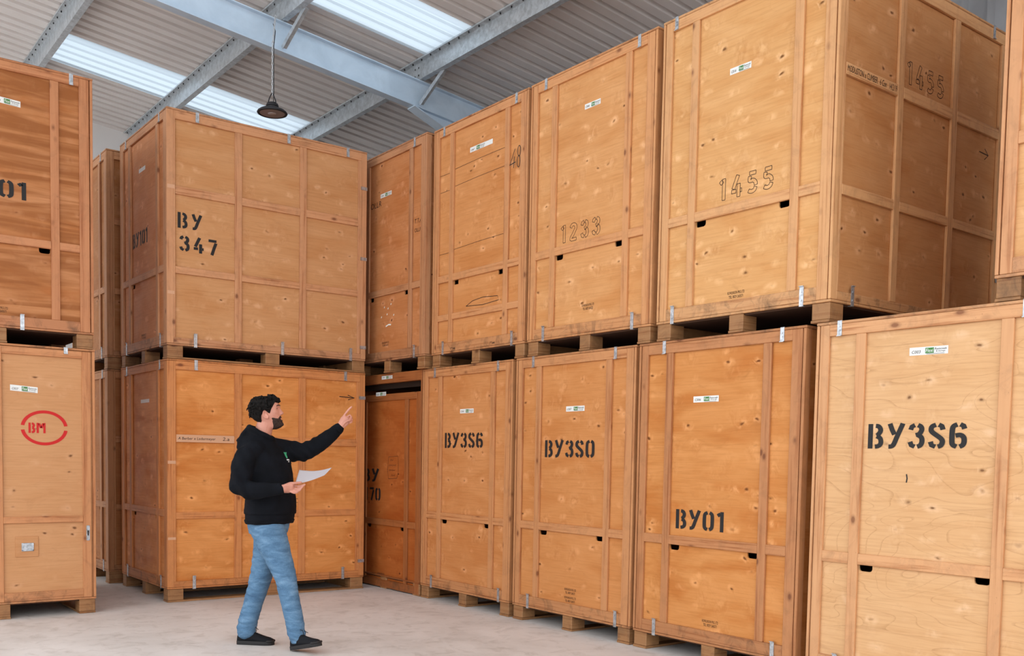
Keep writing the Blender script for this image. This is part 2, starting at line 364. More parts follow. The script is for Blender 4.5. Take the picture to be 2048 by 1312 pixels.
crate_seed = 0
def crate(loc, rz, label, ply, ply_side=None, timber=(198, 136, 92), right_side=False, left_side=False, figure=1.0, bands=0, knots=1.0, drop=0.0,
          center_only=False, extra_rail=False, group='wooden storage crates', foot_dirt=.35, holes='slot', redden=.5, rings=.10):
    global crate_seed; crate_seed += 1; sd = crate_seed
    W, L, H = CW, CL, CH
    root = empty('storage_crate', loc, rz); tag(root, label, 'crate', group)
    P = ply_mat('plywood_%d' % sd, sd, ply, figure, bands, knots, redden, rings)
    PS = ply_mat('side_plywood_%d' % sd, sd+40, ply_side or ply, figure*.8, 0, knots, redden)
    TV = timber_mat('upright_timber_%d' % sd, sd, timber, 'z', .22)
    THz = timber_mat('cross_timber_%d' % sd, sd+.5, (timber[0]+4, timber[1]+3, timber[2]+2), 'xy', .26)
    TB = timber_mat('worn_timber_%d' % sd, sd+.7, (timber[0]-8, timber[1]-6, timber[2]-4), 'xy', .75)
    BL = timber_mat('block_timber_%d' % sd, sd+.9, (160, 112, 72), 'xy', foot_dirt+.15)  # dirty feet, darkened further to paint in the pallet-gap shade
    zb = FT+.019                                   # underside of wall panels
    zt = H-TH
    # pallet base
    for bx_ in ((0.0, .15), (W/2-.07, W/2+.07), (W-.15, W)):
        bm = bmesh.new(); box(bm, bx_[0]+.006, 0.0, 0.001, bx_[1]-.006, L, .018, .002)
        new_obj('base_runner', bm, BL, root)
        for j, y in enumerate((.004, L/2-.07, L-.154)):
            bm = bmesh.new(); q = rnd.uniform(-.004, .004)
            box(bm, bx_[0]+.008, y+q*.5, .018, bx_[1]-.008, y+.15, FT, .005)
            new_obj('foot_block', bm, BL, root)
    boxobj('rear_gap_blocker', (.16, L-.12, .001, W-.16, L-.09, FT-.001), BL, root, 0)  # added board, blocks light and the view through the pallet gap
    if not right_side: boxobj('side_gap_blocker', (.02, .16, .019, .05, L-.16, FT-.013), BL, root, 0)  # side boards likewise added to keep the gap closed and dark
    if right_side: boxobj('side_gap_blocker', (.06, .16, .019, .09, L-.16, FT-.001), BL, root, 0)
    boxobj('under_deck_shade', (.02, .018, FT-.012, W-.02, L-.02, FT-.0005), UNDER, root, 0)  # added dark sheet, paints the gap's shade onto the deck underside
    boxobj('deck_board', (0, -.003, FT, W, L, FT+.017), TB, root)
    # walls
    rec = TH
    def frontpiece(name, z0, z1, notch):
        x0, x1 = .022, W-.022
        if not notch: return boxobj(name, (x0, rec, z0, x1, rec+.012, z1), P, root, 0)
        h = .042; pts = [(x0, z0), (x1, z0), (x1, z1)]
        def slot(xa, xb):
            r = .018 if notch == 'slot' else .003
            return [(xb, z1), (xb, z1-h+r), (xb-r*.3, z1-h+r*.3), (xb-r, z1-h), (xa+r, z1-h), (xa+r*.3, z1-h+r*.3), (xa, z1-h+r), (xa, z1)]
        sl = ((1.082, 1.172), (.352, .445)) if notch == 'slot' else ((1.085, 1.165), (.356, .432))
        for s_ in sl: pts += slot(*s_)
        pts.append((x0, z1))
        bm = bmesh.new(); prism(bm, pts, 'y', rec, rec+.012); bmesh.ops.triangulate(bm, faces=[f for f in bm.faces if len(f.verts) > 4])
        return new_obj(name, bm, P, root)
    zr0, zr1 = .832, .900                          # middle rail
    d = -drop
    if center_only: frontpiece('door_panel', zb, zt, None)
    else:
        frontpiece('door_panel', zr0+.004+d, zt-(0 if not drop else .065)+d, None)
        frontpiece('drop_panel', zb+d, zr0+d+.001, holes)
    for nm, dm in (('side_wall', (rec-.0, .034, zb, rec+.012, L-.022, zt)), ('side_wall', (W-rec-.012, .034, zb, W-rec, L-.022, zt)), ('back_wall', (.022, L-.034, zb, W-.022, L-.022, zt))):
        boxobj(nm, dm, PS, root, 0)
    # side wall edges seen at the corners of the door face
    for x0, x1 in ((0, .019), (W-.021, W)):
        boxobj('corner_post', (x0, -.003, zb, x1, .06, zt), TV, root, .002)
    boxobj('corner_post', (0, L-.06, zb, .022, L, zt), TV, root, .002); boxobj('corner_post', (W-.022, L-.06, zb, W, L, zt), TV, root, .002)
    # door face battens
    yb = (0.0, rec)
    y0b = .0
    def fb(name, x0, z0, x1, z1, m): return boxobj(name, (x0, y0b, z0, x1, rec-.0005, z1), m, root, .0025)
    zb1 = zb+.085+d                                     # top of the bottom rail
    ztr = zt-.072
    if not center_only:
        ztop = zt+d-(0 if not drop else .065)
        fb('upright_batten', .026, zb+d, .092, ztop, TV); fb('upright_batten', W-.110, zb+d, W-.030, ztop, TV)
        fb('upright_batten', .283, zb1, .350, ztop-.072, TV); fb('upright_batten', 1.177, zb1, 1.245, ztop-.072, TV)
        fb('top_rail', .0925, ztop-.0715, W-.1105, ztop, THz)
        for x0, x1 in ((.0925, .2825), (.3505, 1.1765), (1.2455, W-.1105)): fb('middle_rail', x0, zr0+d, x1, zr1+d, THz)
        fb('bottom_rail', .0925, zb+d, W-.1105, zb1-.0005, TB)
        if extra_rail:
            for x0, x1 in ((.0925, .2825), (.3505, 1.1765), (1.2455, W-.1105)): fb('lower_rail', x0, .455, x1, .515, THz)
    else:
        for x0, x1 in ((.024, .092), (.70, .775), (W-.105, W-.036)): fb('upright_batten', x0, zb, x1, zt-.004, TV)
        for x0, x1 in ((.0925, .6995), (.7755, W-.1055)):
            fb('top_rail', x0, zt-.066, x1, zt-.004, THz); fb('middle_rail', x0, .822, x1, .878, THz); fb('bottom_rail', x0, zb, x1, zb+.075, TB)
    # lid
    if drop:
        boxobj('lid', (-.002, -.004, H-TH-.082, W+.002, L, H), THz, root)
        boxobj('gap_shade_panel', (.03, .06, zt-.14, W-.03, .07, zt-.06), DARKGAP, root, 0)  # dark panel painting the shade of the crate interior behind the gap
    else: boxobj('lid', (-.003, -.004, zt+.001, W+.003, L+.002, H-.001), TB, root, .004)
    # long side battens
    def sideframe(right):
        def sb(name, y0, z0, y1, z1, m):
            x0, x1 = (W-rec+.0005, W) if right else (0, rec-.0005)
            return boxobj(name, (x0, y0, z0, x1, y1, z1), m, root, .0025)
        sb('upright_batten', .0605, zb, .072+.01, zt, TV) if False else None
        y_l, y_r = .0605, L-.0605
        sb('side_upright', y_l, zb+.055, .080, zt, TV)
        for y0, y1 in ((.667, .739), (1.358, 1.431), (L-.10, y_r)): sb('side_upright', y0, zb+.0555, y1, zt-.0805, TV)
        sb('side_top_rail', .0805, zt-.08, L-.0605, zt, THz)
        sb('side_bottom_rail', y_l, zb, y_r, zb+.055, TB)
        for z0, z1 in ((.811, .876), (1.555, 1.630)):
            for y0, y1 in ((.0805, .6665), (.7395, 1.3575), (1.4315, L-.1005)): sb('side_cross_rail', y0, z0, y1, z1, THz)
    if right_side: sideframe(True)
    if left_side: sideframe(False)
    return root
R90 = -math.pi/2
def clips(c, tops=(.19, 1.31), bots=(.20, 1.33), face='front'):
    for a in tops: clip_v(c, face, CW, a, CH-.095, CH-.002, True)
    for a in bots: clip_v(c, face, CW, a, FT-.005, FT+.12, False)

GR_R = 'storage crates in the long right-hand row'
# ---- right-hand row, floor level
c = crate((0, 6.155, 0), R90, 'dark orange crate marked 170, its door dropped below the lid leaving a gap',
          (176, 96, 42), timber=(158, 92, 48), drop=.1345, figure=1.2, group=GR_R, redden=.9)
stencil(c, 'front', CW, 'BY', .26, 1.17, .145, .35); stencil(c, 'front', CW, '170', .29, .96, .145, .36)
sticker(c, 'front', CW, .565, 2.115, .22, .042, 'C02', rec=0); sticker(c, 'front', CW, .695, 2.292, .23, .036, 'C041', rec=-.004)
maker_mark(c, .60, .115)
lines(c, 'front', CW, [[(.80,1.30),(.82,1.45),(1.02,1.46),(1.03,1.30),(1.0,1.22),(.82,1.21),(.80,1.30)]], .004, PENCIL)
for i, (x0_, n_) in enumerate(((.86, 4), (.83, 9), (.83, 8), (.88, 5))):
    lines(c, 'front', CW, [[(x0_+.0085*j, 1.41-i*.055+(.012 if j % 2 else -.004)+.004*math.sin(j*2.3)) for j in range(n_*2)]], .0035, INK2, name='scribbled_note')

c = crate((0, 4.62, 0), R90, 'floor-level crate stencilled BY3S6, standing between the dark orange crate and the BY3S0 crate', (212, 142, 84), timber=(198, 134, 86), figure=1.2, knots=1.2, group=GR_R)
stencil(c, 'front', CW, 'BY3S6', .392, 1.548, .150, .655); sticker(c, 'front', CW, .655, 1.885, .23, .042, 'C041'); clips(c, (.21, 1.28), (.185, 1.34))

c = crate((0, 3.045, 0), R90, 'floor-level crate stencilled BY3S0 in black, between the BY3S6 and BY01 crates', (211, 140, 80), timber=(196, 133, 86), figure=1.1, group=GR_R)
stencil(c, 'front', CW, 'BY3S0', .400, 1.470, .148, .64); sticker(c, 'front', CW, .672, 1.858, .235, .044, 'C057'); clips(c, (.225, 1.27), (.205, 1.335)); maker_mark(c, .70, .242, double=True)

c = crate((0, 1.49, 0), R90, 'floor-level crate stencilled BY01 low on its orange door', (212, 140, 76), timber=(184, 122, 78), figure=.8, group=GR_R, redden=.8)
stencil(c, 'front', CW, 'BY01', .405, .954, .144, .47); sticker(c, 'front', CW, .546, 1.884, .238, .044, 'C006'); clips(c, (.245, 1.315), (.21, 1.315)); maker_mark(c, .69, .262)

c = crate((0, -.11, 0), R90, 'pale crate at the lower right, nearest the camera, stencilled BY3S6 in large letters', (224, 174, 122), timber=(208, 150, 104), figure=.35, group=GR_R, redden=.2, rings=.5)
stencil(c, 'front', CW, 'BY3S6', .380, 1.552, .150, .625); sticker(c, 'front', CW, .632, 2.100, .238, .046, 'C003', tilt=-.01); clips(c, (.150, 1.29), (.2, 1.33))
lines(c, 'front', CW, [[(.645, 1.40),(.650, 1.375),(.646, 1.35)]], .008, INK)
c = crate((0, -1.655, 0), R90, 'floor-level crate just beyond the right edge, next along from the pale BY3S6 crate', (218, 164, 110), timber=(204, 144, 98), figure=.6, group=GR_R, right_side=True)
clips(c)
# ---- right-hand row, upper level
Z1 = CH+.002
c = crate((-.055, 6.03, Z1), R90, 'upper crate at the far end of the right row, scribbled OLLR', (204, 134, 82), timber=(188, 130, 90), figure=1.3, knots=1.3, group=GR_R, holes='square', right_side=False)
sticker(c, 'front', CW, .56, 1.885, .235, .042, 'C018')
writing(c, 'front', CW, 'OLLR', .35, 1.80, .23, .06, PENCIL, .1); writing(c, 'front', CW, 'OLLR', 1.27, 1.40, .13, .04, INK2, .1); writing(c, 'front', CW, 'T.T.A!', 1.27, 1.49, .15, .045, INK2, .1)
clips(c, (1.27,), (1.30,)); maker_mark(c, .62, .29)
for q in ((.66,.70),(.72,.62),(.80,.72),(.60,.60),(.86,.60),(.74,.68)): lines(c, 'front', CW, [[(q[0], q[1]), (q[0]+.012, q[1]+.016)]], .012, WHITE, name='paint_fleck')
lines(c, 'front', CW, [[(.70,.50),(.76,.515),(.81,.51)]], .014, WHITE, name='paint_fleck')

c = crate((0, 4.46, Z1), R90, 'upper crate marked 48 on its narrow strip, with an extra lower rail', (218, 148, 88), timber=(204, 140, 92), figure=1.0, group=GR_R, extra_rail=True, holes='square')
sticker(c, 'front', CW, .60, 2.005, .25, .046, 'C047'); rect(c, 'front', CW, .85, 2.006, .965, 2.05, PAPER, 'torn_label')
lines(c, 'front', CW, [[(1.335,1.865),(1.262,1.735)], [(1.258,1.735),(1.345,1.748)], [(1.325,1.80),(1.318,1.700)],
    [(1.395+.022*math.cos(math.radians(t_)), 1.835+.045*math.sin(math.radians(t_))) for t_ in range(-90, 271, 24)],
    [(1.390+.021*math.cos(math.radians(t_)), 1.742+.050*math.sin(math.radians(t_))) for t_ in range(90, 451, 24)]], .008, INK, name='drawn_number', off=.021); clips(c, (.165, 1.33), (.185, 1.315))
for x0_ in (.345, 1.0):
    lines(c, 'front', CW, [[(x0_,.158),(x0_,.180),(x0_+.03,.180),(x0_+.03,.158)], [(x0_+.042,.158),(x0_+.042,.180)], [(x0_+.058,.180),(x0_+.058,.158)], [(x0_+.070,.158),(x0_+.070,.180)], [(x0_+.042,.169),(x0_+.070,.169)]], .005, INK2, rec=0, name='printed_mark')
for z_ in (1.920, 1.755, 1.148):
    lines(c, 'front', CW, [[(.352, z_-.012),(.75, z_),(1.175, z_+.004)]], .0035, PENCIL, name='board_seam'); lines(c, 'front', CW, [[(.093, z_-.03),(.28, z_-.03)]], .0035, PENCIL, name='board_seam')
lines(c, 'front', CW, [[(.57,.56),(.68,.60),(.85,.615),(1.08,.60),(1.10,.56),(.85,.545),(.57,.56)]], .006, PENCIL, name='scuff_mark')

c = crate((0, 2.90, Z1), R90, 'upper crate with 1233 traced in pencil outline above its middle rail', (222, 158, 98), timber=(208, 144, 94), figure=1.0, group=GR_R)
stencil(c, 'front', CW, '1233', .41, .927, .145, .49, PENCIL, outline=True, gap=.26); sticker(c, 'front', CW, .684, 1.965, .19, .042, 'C04A'); clips(c, (.185, 1.31), (.205, 1.30)); maker_mark(c, .70, .335)

c = crate((0, 1.32, Z1), R90, 'big upper crate with 1455 traced on both its door and its three-by-three panelled side', (225, 166, 104), (204, 142, 88), timber=(212, 154, 104), figure=1.0, group=GR_R, right_side=True)
stencil(c, 'front', CW, '1455', .56, .940, .148, .47, PENCIL, outline=True, gap=.26); sticker(c, 'front', CW, .628, 1.790, .185, .044, 'C016'); clips(c, (.115, 1.31), (.145, 1.285)); maker_mark(c, .665, .245)
stencil(c, 'side', CW, '1455', .795, 1.675, .150, .47, PENCIL, outline=True, gap=.26)
writing(c, 'side', CW, 'MODUSTON x CLIMBER   6 Con   14/2/19', .09, 1.575, .56, .040, INK2, .2, rec=0)
lines(c, 'side', CW, [[(1.79,1.425),(1.92,1.42)], [(1.87,1.46),(1.925,1.42),(1.87,1.38)]], .007, PENCIL, name='drawn_arrow')
clip_v(c, 'side', CW, .215, FT-.005, FT+.12, False); clip_v(c, 'side', CW, 1.88, CH-.095, CH-.002, True); clip_h(c, 2.07, 2.13, 1.94, CW); clip_h(c, 2.07, 2.13, .5, CW)

c = crate((0, -1.237, Z1), R90, 'upper crate cut off by the right edge, standing beyond the gap beside 1455', (220, 164, 108), timber=(204, 144, 100), figure=.5, group=GR_R, foot_dirt=.6)
clips(c, (1.31,), (1.3,))
# ---- stack in the middle
GM = 'crates stacked behind the man'
c = crate((-2.32, 7.016, 0), R90, 'bright orange floor-level crate directly behind the man, with handwriting on its rail', (226, 148, 86), (224, 146, 78), timber=(204, 130, 76), figure=1.1, right_side=True, group=GM, redden=.9)
clips(c, (.19, 1.28), (.19, 1.30))
for a in (.260, 1.875): clip_v(c, 'side', CW, a, CH-.095, CH-.002, True)
for a in (.240, 1.860): clip_v(c, 'side', CW, a, FT-.005, FT+.12, False)
clip_h(c, 2.055, 2.13, 2.065, CW); clip_h(c, 2.055, 2.13, .29, CW)
rect(c, 'side', CW, .085, 1.557, .66, 1.628, TAPE, 'pale_writing_strip', .0008, 0)
writing(c, 'side', CW, 'A Berber x Ledermeyer', .10, 1.572, .37, .034, INK2, .15, rec=0, off=.002); writing(c, 'side', CW, '2.a', .54, 1.578, .07, .034, INK2, .15, rec=0, off=.002); writing(c, 'side', CW, '2/6', .69, 1.578, .06, .034, INK2, .15, rec=0, off=.002)
lines(c, 'side', CW, [[(1.83,2.085),(2.01,2.078)], [(1.93,2.105),(2.01,2.078),(1.935,2.055)]], .009, INK2, name='drawn_arrow')
lines(c, 'side', CW, [[(1.325,.995),(1.375,.995),(1.375,.955),(1.325,.955)]], .005, INK2)
rect(c, 'front', CW, .62, 1.955, .90, 1.99, PAPER, 'blank_label')
for z0, z1 in ((1.345, 1.375), (.61, .635)): rect(c, 'side', CW, .002, z0, .078, z1, TAPE, 'pale_scuff', .0008, 0)

c = crate((-2.32, 7.016, Z1), R90, 'upper crate stencilled BY 347 on its panelled side, stacked behind and above the man', (222, 150, 98), (210, 152, 100), timber=(202, 142, 100), figure=.8, right_side=True, group=GM, redden=.4)
clips(c, (.19, 1.28), (.19, 1.30))
for a in (.275, 1.215, 1.885): clip_v(c, 'side', CW, a, CH-.095, CH-.002, True)
for a in (.255, 1.155, 1.935): clip_v(c, 'side', CW, a, FT-.005, FT+.12, False)
for z in (1.945, 1.20, .255): clip_h(c, 2.06, 2.13, z, CW)
stencil(c, 'side', CW, 'BY', .107, 1.245, .148, .235, gap=.22); stencil(c, 'side', CW, '347', .122, 1.030, .148, .375, gap=.2)
stencil(c, 'front', CW, 'BY101', .37, 1.20, .150, .50); rect(c, 'front', CW, .59, 1.93, .80, 1.97, PAPER, 'blank_label'); maker_mark(c, .66, .25)
rect(c, 'side', CW, .004, 1.60, .074, 1.635, TAPE, 'pale_scuff', .0008, 0); rect(c, 'side', CW, .004, .61, .070, .64, TAPE, 'pale_scuff', .0008, 0)
# ---- stack behind it
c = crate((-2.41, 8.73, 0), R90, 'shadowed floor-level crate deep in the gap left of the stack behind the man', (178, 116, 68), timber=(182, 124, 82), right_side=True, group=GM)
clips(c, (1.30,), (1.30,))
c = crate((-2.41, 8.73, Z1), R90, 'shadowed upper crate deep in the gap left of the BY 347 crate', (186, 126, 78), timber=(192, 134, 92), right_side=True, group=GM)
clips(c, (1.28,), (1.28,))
# ---- left stack
GLt = 'crates stacked at the left edge'
c = crate((-4.56, 5.248, 0), 0, 'left floor-level crate with a red BM in a broken oval and a metal flush handle', (212, 154, 104), timber=(200, 134, 88), center_only=True, group=GLt, figure=.15, redden=.2)
sticker(c, 'front', CW, .842, 1.956, .215, .050, 'C027', tilt=-.06)
bm = bmesh.new(); fm = face_map('front', CW)
for t0, t1 in ((8, 172), (188, 352)):
    prev = None
    for i in range(29):
        t = math.radians(t0+(t1-t0)*i/28)
        a = bm.verts.new(fm(1.108+.189*math.cos(t), 1.646+.151*math.sin(t))); b_ = bm.verts.new(fm(1.108+.160*math.cos(t), 1.646+.126*math.sin(t)))
        if prev: bm.faces.new((prev[0], a, b_, prev[1]))
        prev = (a, b_)
o = new_obj('red_oval', bm, REDP, c)
stencil(c, 'front', CW, 'BM', .982, 1.600, .088, .135, REDP, sw=.20)
boxobj('handle_plate', (.866, .012, .530, 1.050, .0195, .706), ply_mat('plate_ply', 77, (206, 146, 96), .2), c, .002)
hp = boxobj('flush_handle', (.915, .007, .578, 1.012, .0118, .650), ZINC, c, .002)
bm = bmesh.new()
for q in ((.918,.002,.583,.925,.007,.645),(1.002,.002,.583,1.009,.007,.645),(.918,.002,.583,1.009,.007,.590),(.918,.0,.634,1.009,.007,.646)): box(bm, *q)
new_obj('handle_ring', bm, ZINC, hp)
lk = boxobj('door_lock', (1.440, -.004, .655, 1.468, -.0005, .790), ZINC, c, .004); boxobj('key_slot', (1.449, -.009, .70, 1.459, -.0045, .745), DARKGAP, lk, 0)
clip_v(c, 'front', CW, 1.265, CH-.055, CH-.002, True)

c = crate((-4.56, 5.262, Z1), 0, 'left upper crate of streaky plywood stencilled 101, standing on the BM crate', (196, 130, 80), timber=(192, 126, 84), bands=.9, group=GLt, figure=.1, knots=.4, redden=.8)
stencil(c, 'front', CW, 'BY101', .375, 1.214, .148, .625); sticker(c, 'front', CW, .735, 1.99, .215, .050, 'C011', tilt=-.05)
clips(c, (.2, 1.33), (.205, .925)); maker_mark(c, .685, .255)

# ------------------------------------------------------------ floor, walls
k = N('concrete_floor')
v = k.coord(); a = k.noise(v, .8, 5, .6, .5); b_ = k.noise(k.coord((5, 3, 0), (1, 1, 1)), 6, 6, .65, .8)
cc = k.ramp(a, [(.3, s2l((196, 188, 181))), (.52, s2l((216, 209, 203))), (.75, s2l((228, 222, 217)))])
cc = k.mixc(1.0, cc, k.ramp(b_, [(.3, (.80, .78, .76)), (.5, (1, 1, 1)), (.75, (1.0, 1.0, 1.0))]), 'MULTIPLY')
fl = k.ramp(k.noise(k.coord((1, 2, 0), (1.4, 3, 1)), 3.0, 6, .75, 2.2), [(.62, (0, 0, 0)), (.70, (1, 1, 1))])
cc = k.mixc(k.math('MULTIPLY', fl, .25), cc, s2l((160, 140, 122)))
sp = k.ramp(k.noise(k.coord((8, 1, 0)), 26, 3, .6), [(.74, (0, 0, 0)), (.79, (1, 1, 1))])
cc = k.mixc(k.math('MULTIPLY', sp, .55), cc, s2l((110, 98, 88)))
k.base(cc); k.rough(.6, .25); k.bump(b_, .12, .01)
bm = bmesh.new(); box(bm, -40, -45, -.25, 3.5, 12.3, 0)
new_obj('floor', bm, k.m)['kind'] = 'structure'
WALLM = plain('painted_wall', (232, 230, 228), .8)
bm = bmesh.new(); box(bm, -9, 12.3, 0, 3.7, 12.5, 7.8)
new_obj('wall_back', bm, WALLM)['kind'] = 'structure'
# right wall: vertical ribbed cladding
k = N('grey_cladding'); k.base(k.ramp(k.noise(k.coord(), 2, 3), [(.3, s2l((150, 150, 152))), (.7, s2l((176, 177, 180)))])); k.rough(.5, .3)
bm = bmesh.new(); y = -6.0; prof = []
while y < 12.3:
    prof += [(3.56, y), (3.56, y+.16), (3.52, y+.18), (3.52, y+.21), (3.56, y+.23)]; y += .25
va = [bm.verts.new((px, py, 0)) for px, py in prof]; vb = [bm.verts.new((px, py, 6.25)) for px, py in prof]
va2 = [bm.verts.new((3.62, py, 0)) for px, py in prof]; vb2 = [bm.verts.new((3.62, py, 6.25)) for px, py in prof]
for i in range(len(prof)-1):
    bm.faces.new((va[i], va[i+1], vb[i+1], vb[i])); bm.faces.new((va2[i+1], va2[i], vb2[i], vb2[i+1])); bm.faces.new((vb[i], vb[i+1], vb2[i+1], vb2[i]))
new_obj('wall_right', bm, k.m)['kind'] = 'structure'

# ------------------------------------------------------------ roof
RT = .11
def rz(x): return 6.40-RT*x
XL, XR = -8.8, 3.62
k = N('roof_liner_sheet'); k.base(k.ramp(k.noise(k.coord((0, 0, 0), (.5, 1, 1)), 2.0, 3), [(.3, s2l((222, 216, 212))), (.7, s2l((234, 229, 226)))])); k.rough(.45, .35)
ROOFM = k.m
k = N('translucent_rooflight')
tr = k.add('ShaderNodeBsdfTranslucent'); tr.inputs['Color'].default_value = (.37, .42, .46, 1)
df = k.add('ShaderNodeBsdfDiffuse'); df.inputs['Color'].default_value = (.6, .68, .75, 1)
mx = k.add('ShaderNodeMixShader'); mx.inputs[0].default_value = .12
k.link(tr.outputs[0], mx.inputs[1]); k.link(df.outputs[0], mx.inputs[2]); k.link(mx.outputs[0], k.out.inputs['Surface'])
SKYM = k.m
PITCH_R = 1.0/5
def sheet(y0, y1, x0, x1, dz=0.0, thick=.08, rib=.055):
    """box-ribbed sheet, ribs run down the slope (along X)"""
    bm = bmesh.new(); prof = []; y = y0
    while y < y1-1e-4:
        prof += [(y, 0), (y+.115, 0), (y+.128, rib), (y+.180, rib), (y+.193, 0)]; y += PITCH_R
    prof.append((y1, 0)); prof = [(min(a, y1), b) for a, b in prof]
    va = [bm.verts.new((x0, a, rz(x0)+b+dz)) for a, b in prof]; vb = [bm.verts.new((x1, a, rz(x1)+b+dz)) for a, b in prof]
    for i in range(len(prof)-1): bm.faces.new((va[i+1], va[i], vb[i], vb[i+1]))
    if thick:
        ta = [bm.verts.new((x0, a, rz(x0)+b+dz+thick)) for a, b in prof]; tb = [bm.verts.new((x1, a, rz(x1)+b+dz+thick)) for a, b in prof]
        for i in range(len(prof)-1): bm.faces.new((ta[i], ta[i+1], tb[i+1], tb[i]))
        n = len(prof)-1
        bm.faces.new((va[0], ta[0], tb[0], vb[0])); bm.faces.new((ta[n], va[n], vb[n], tb[n]))
        for i in range(n): bm.faces.new((va[i], va[i+1], ta[i+1], ta[i])); bm.faces.new((vb[i+1], vb[i], tb[i], tb[i+1]))
    return bm
LIGHTS = [(9.38, 10.40, -2.44, 1.06), (5.30, 6.30, XL+1, 1.06), (2.9, 3.9, XL+1, 1.06), (.7, 1.7, XL+1, 1.06), (-1.3, -.3, XL+1, 1.06), (-3.4, -2.4, XL+1, 1.06)]  # first two are seen; the rest are unseen, added to brighten floor and roof
ys = sorted(LIGHTS)
prev = -4.3; root = empty('roof_sheeting', (0, 0, 0)); root['kind'] = 'structure'; root.name = 'ceiling'
for y0, y1, x0, x1 in ys:
    new_obj('sheet_bay', sheet(prev, y0, XL, XR), ROOFM, root); new_obj('sheet_bay', sheet(y0, y1, x1, XR), ROOFM, root); new_obj('sheet_bay', sheet(y0, y1, XL, x0), ROOFM, root)
    prev = y1
new_obj('sheet_bay', sheet(prev, 12.3, XL, XR), ROOFM, root)
for i, (y0, y1, x0, x1) in enumerate(ys):
    o = new_obj('window_%d' % (i+1), sheet(y0, y1, x0, x1, 0, 0, .022), SKYM); o['kind'] = 'structure'; o['label'] = 'translucent ribbed rooflight strip'  # covers both the seen strips and the unseen ones added for light
# steel
k = N('blue_grey_steel'); k.base(k.ramp(k.noise(k.coord(), 3, 4, .6, .5), [(.3, s2l((190, 208, 224))), (.65, s2l((208, 225, 240)))])); k.rough(.42, .5); k.b.inputs['Metallic'].default_value = .15
STEEL = k.m
k = N('galvanised_purlin'); k.base(k.ramp(k.noise(k.coord(), 14, 4, .7, .5), [(.35, s2l((168, 174, 178))), (.65, s2l((204, 211, 216)))])); k.rough(.36, .5); k.b.inputs['Metallic'].default_value = .25
GALV = k.m
BOLT = plain('dark_bolt', (60, 60, 62), .5, .5)
def purlin(x, y0, y1, label):
    bm = bmesh.new(); z1 = rz(x)-.004; z0 = z1-.20; t = .004; f = .07
    def zr(xx): return rz(xx)-.004
    prism(bm, [(x-f, zr(x-f)), (x+t, zr(x+t)), (x+t, z0+t), (x+f, z0+t), (x+f, z0+.018), (x+f+t, z0+.018), (x+f+t, z0), (x, z0), (x, z1-t*1.2), (x-f, zr(x-f)-t), (x-f, zr(x-f)-.018), (x-f-t, zr(x-f)-.018), (x-f-t, zr(x-f-t))], 'y', y0, y1)
    o = new_obj('roof_purlin', bm, GALV); tag(o, label, 'roof beam', 'sloping roof purlins', 'structure')
    bm = bmesh.new(); y = y0+.1
    while y < y1: box(bm, x-.042, y, zr(x-.04)-.022, x-.030, y+.012, zr(x-.04)-.003); y += .2
    new_obj('screw_tips', bm, BOLT, o)['kind'] = 'stuff'
    return o
RY = 6.50
for i, x in enumerate((-4.26, -2.45, -.73, 1.08, 2.9)):
    purlin(x, -4.3, 12.28, ('galvanised roof purlin beyond the left edge', 'galvanised roof purlin above the left stack of crates', 'galvanised roof purlin between the two halves of the left rooflight', 'galvanised roof purlin ending the rooflight, above the right row', 'galvanised roof purlin above the back of the right row')[i])
# rafter (I-beam sloping along X)
raft = empty('roof_rafter', (0, 0, 0)); tag(raft, 'pale blue steel I-beam rafter crossing the top of the scene, carrying the lamp chain', 'roof beam', None, 'structure')
def slab(bm, x0, x1, y0, y1, zt_, zb_):
    """slab following the roof slope; zt_, zb_ are offsets below the roof line"""
    vs = [bm.verts.new((x, y, rz(x)-z)) for x, y, z in ((x0,y0,zb_),(x1,y0,zb_),(x1,y1,zb_),(x0,y1,zb_),(x0,y0,zt_),(x1,y0,zt_),(x1,y1,zt_),(x0,y1,zt_))]
    for f in ((0,3,2,1),(4,5,6,7),(0,1,5,4),(1,2,6,5),(2,3,7,6),(3,0,4,7)): bm.faces.new([vs[i] for i in f])
bm = bmesh.new(); slab(bm, XL, 3.3, RY+.06, RY+.07, .222, .528); new_obj('beam_web', bm, STEEL, raft)
bm = bmesh.new(); slab(bm, XL, 3.3, RY+.005, RY+.125, .208, .222); new_obj('top_flange', bm, STEEL, raft)
bm = bmesh.new(); slab(bm, XL, 3.3, RY+.005, RY+.125, .528, .542); new_obj('bottom_flange', bm, STEEL, raft)
bm = bmesh.new()
pts = [(1.02, rz(1.02)-.543), (3.3, rz(3.3)-.543), (3.3, rz(3.3)-1.15)]
prism(bm, pts, 'y', RY+.06, RY+.07); new_obj('haunch_plate', bm, STEEL, raft)
bm = bmesh.new(); x0, x1 = 1.0, 3.3; za, zb_ = rz(x0)-.545, rz(x1)-1.16
vs = [bm.verts.new(q) for q in ((x0,RY-.02,za-.012),(x1,RY-.02,zb_-.012),(x1,RY+.15,zb_-.012),(x0,RY+.15,za-.012),(x0,RY-.02,za),(x1,RY-.02,zb_),(x1,RY+.15,zb_),(x0,RY+.15,za))]
for f in ((0,3,2,1),(4,5,6,7),(0,1,5,4),(1,2,6,5),(2,3,7,6),(3,0,4,7)): bm.faces.new([vs[i] for i in f])
new_obj('haunch_flange', bm, STEEL, raft)
bm = bmesh.new(); box(bm, 3.3, RY-.02, 0, 3.314, RY+.15, 6.0); box(bm, 3.314, RY+.06, 0, 3.486, RY+.07, 6.0); box(bm, 3.486, RY-.02, 0, 3.5, RY+.15, 6.0)
o = new_obj('steel_column', bm, STEEL); tag(o, 'pale blue steel column carrying the rafter behind the right row of crates', 'column', None, 'structure')
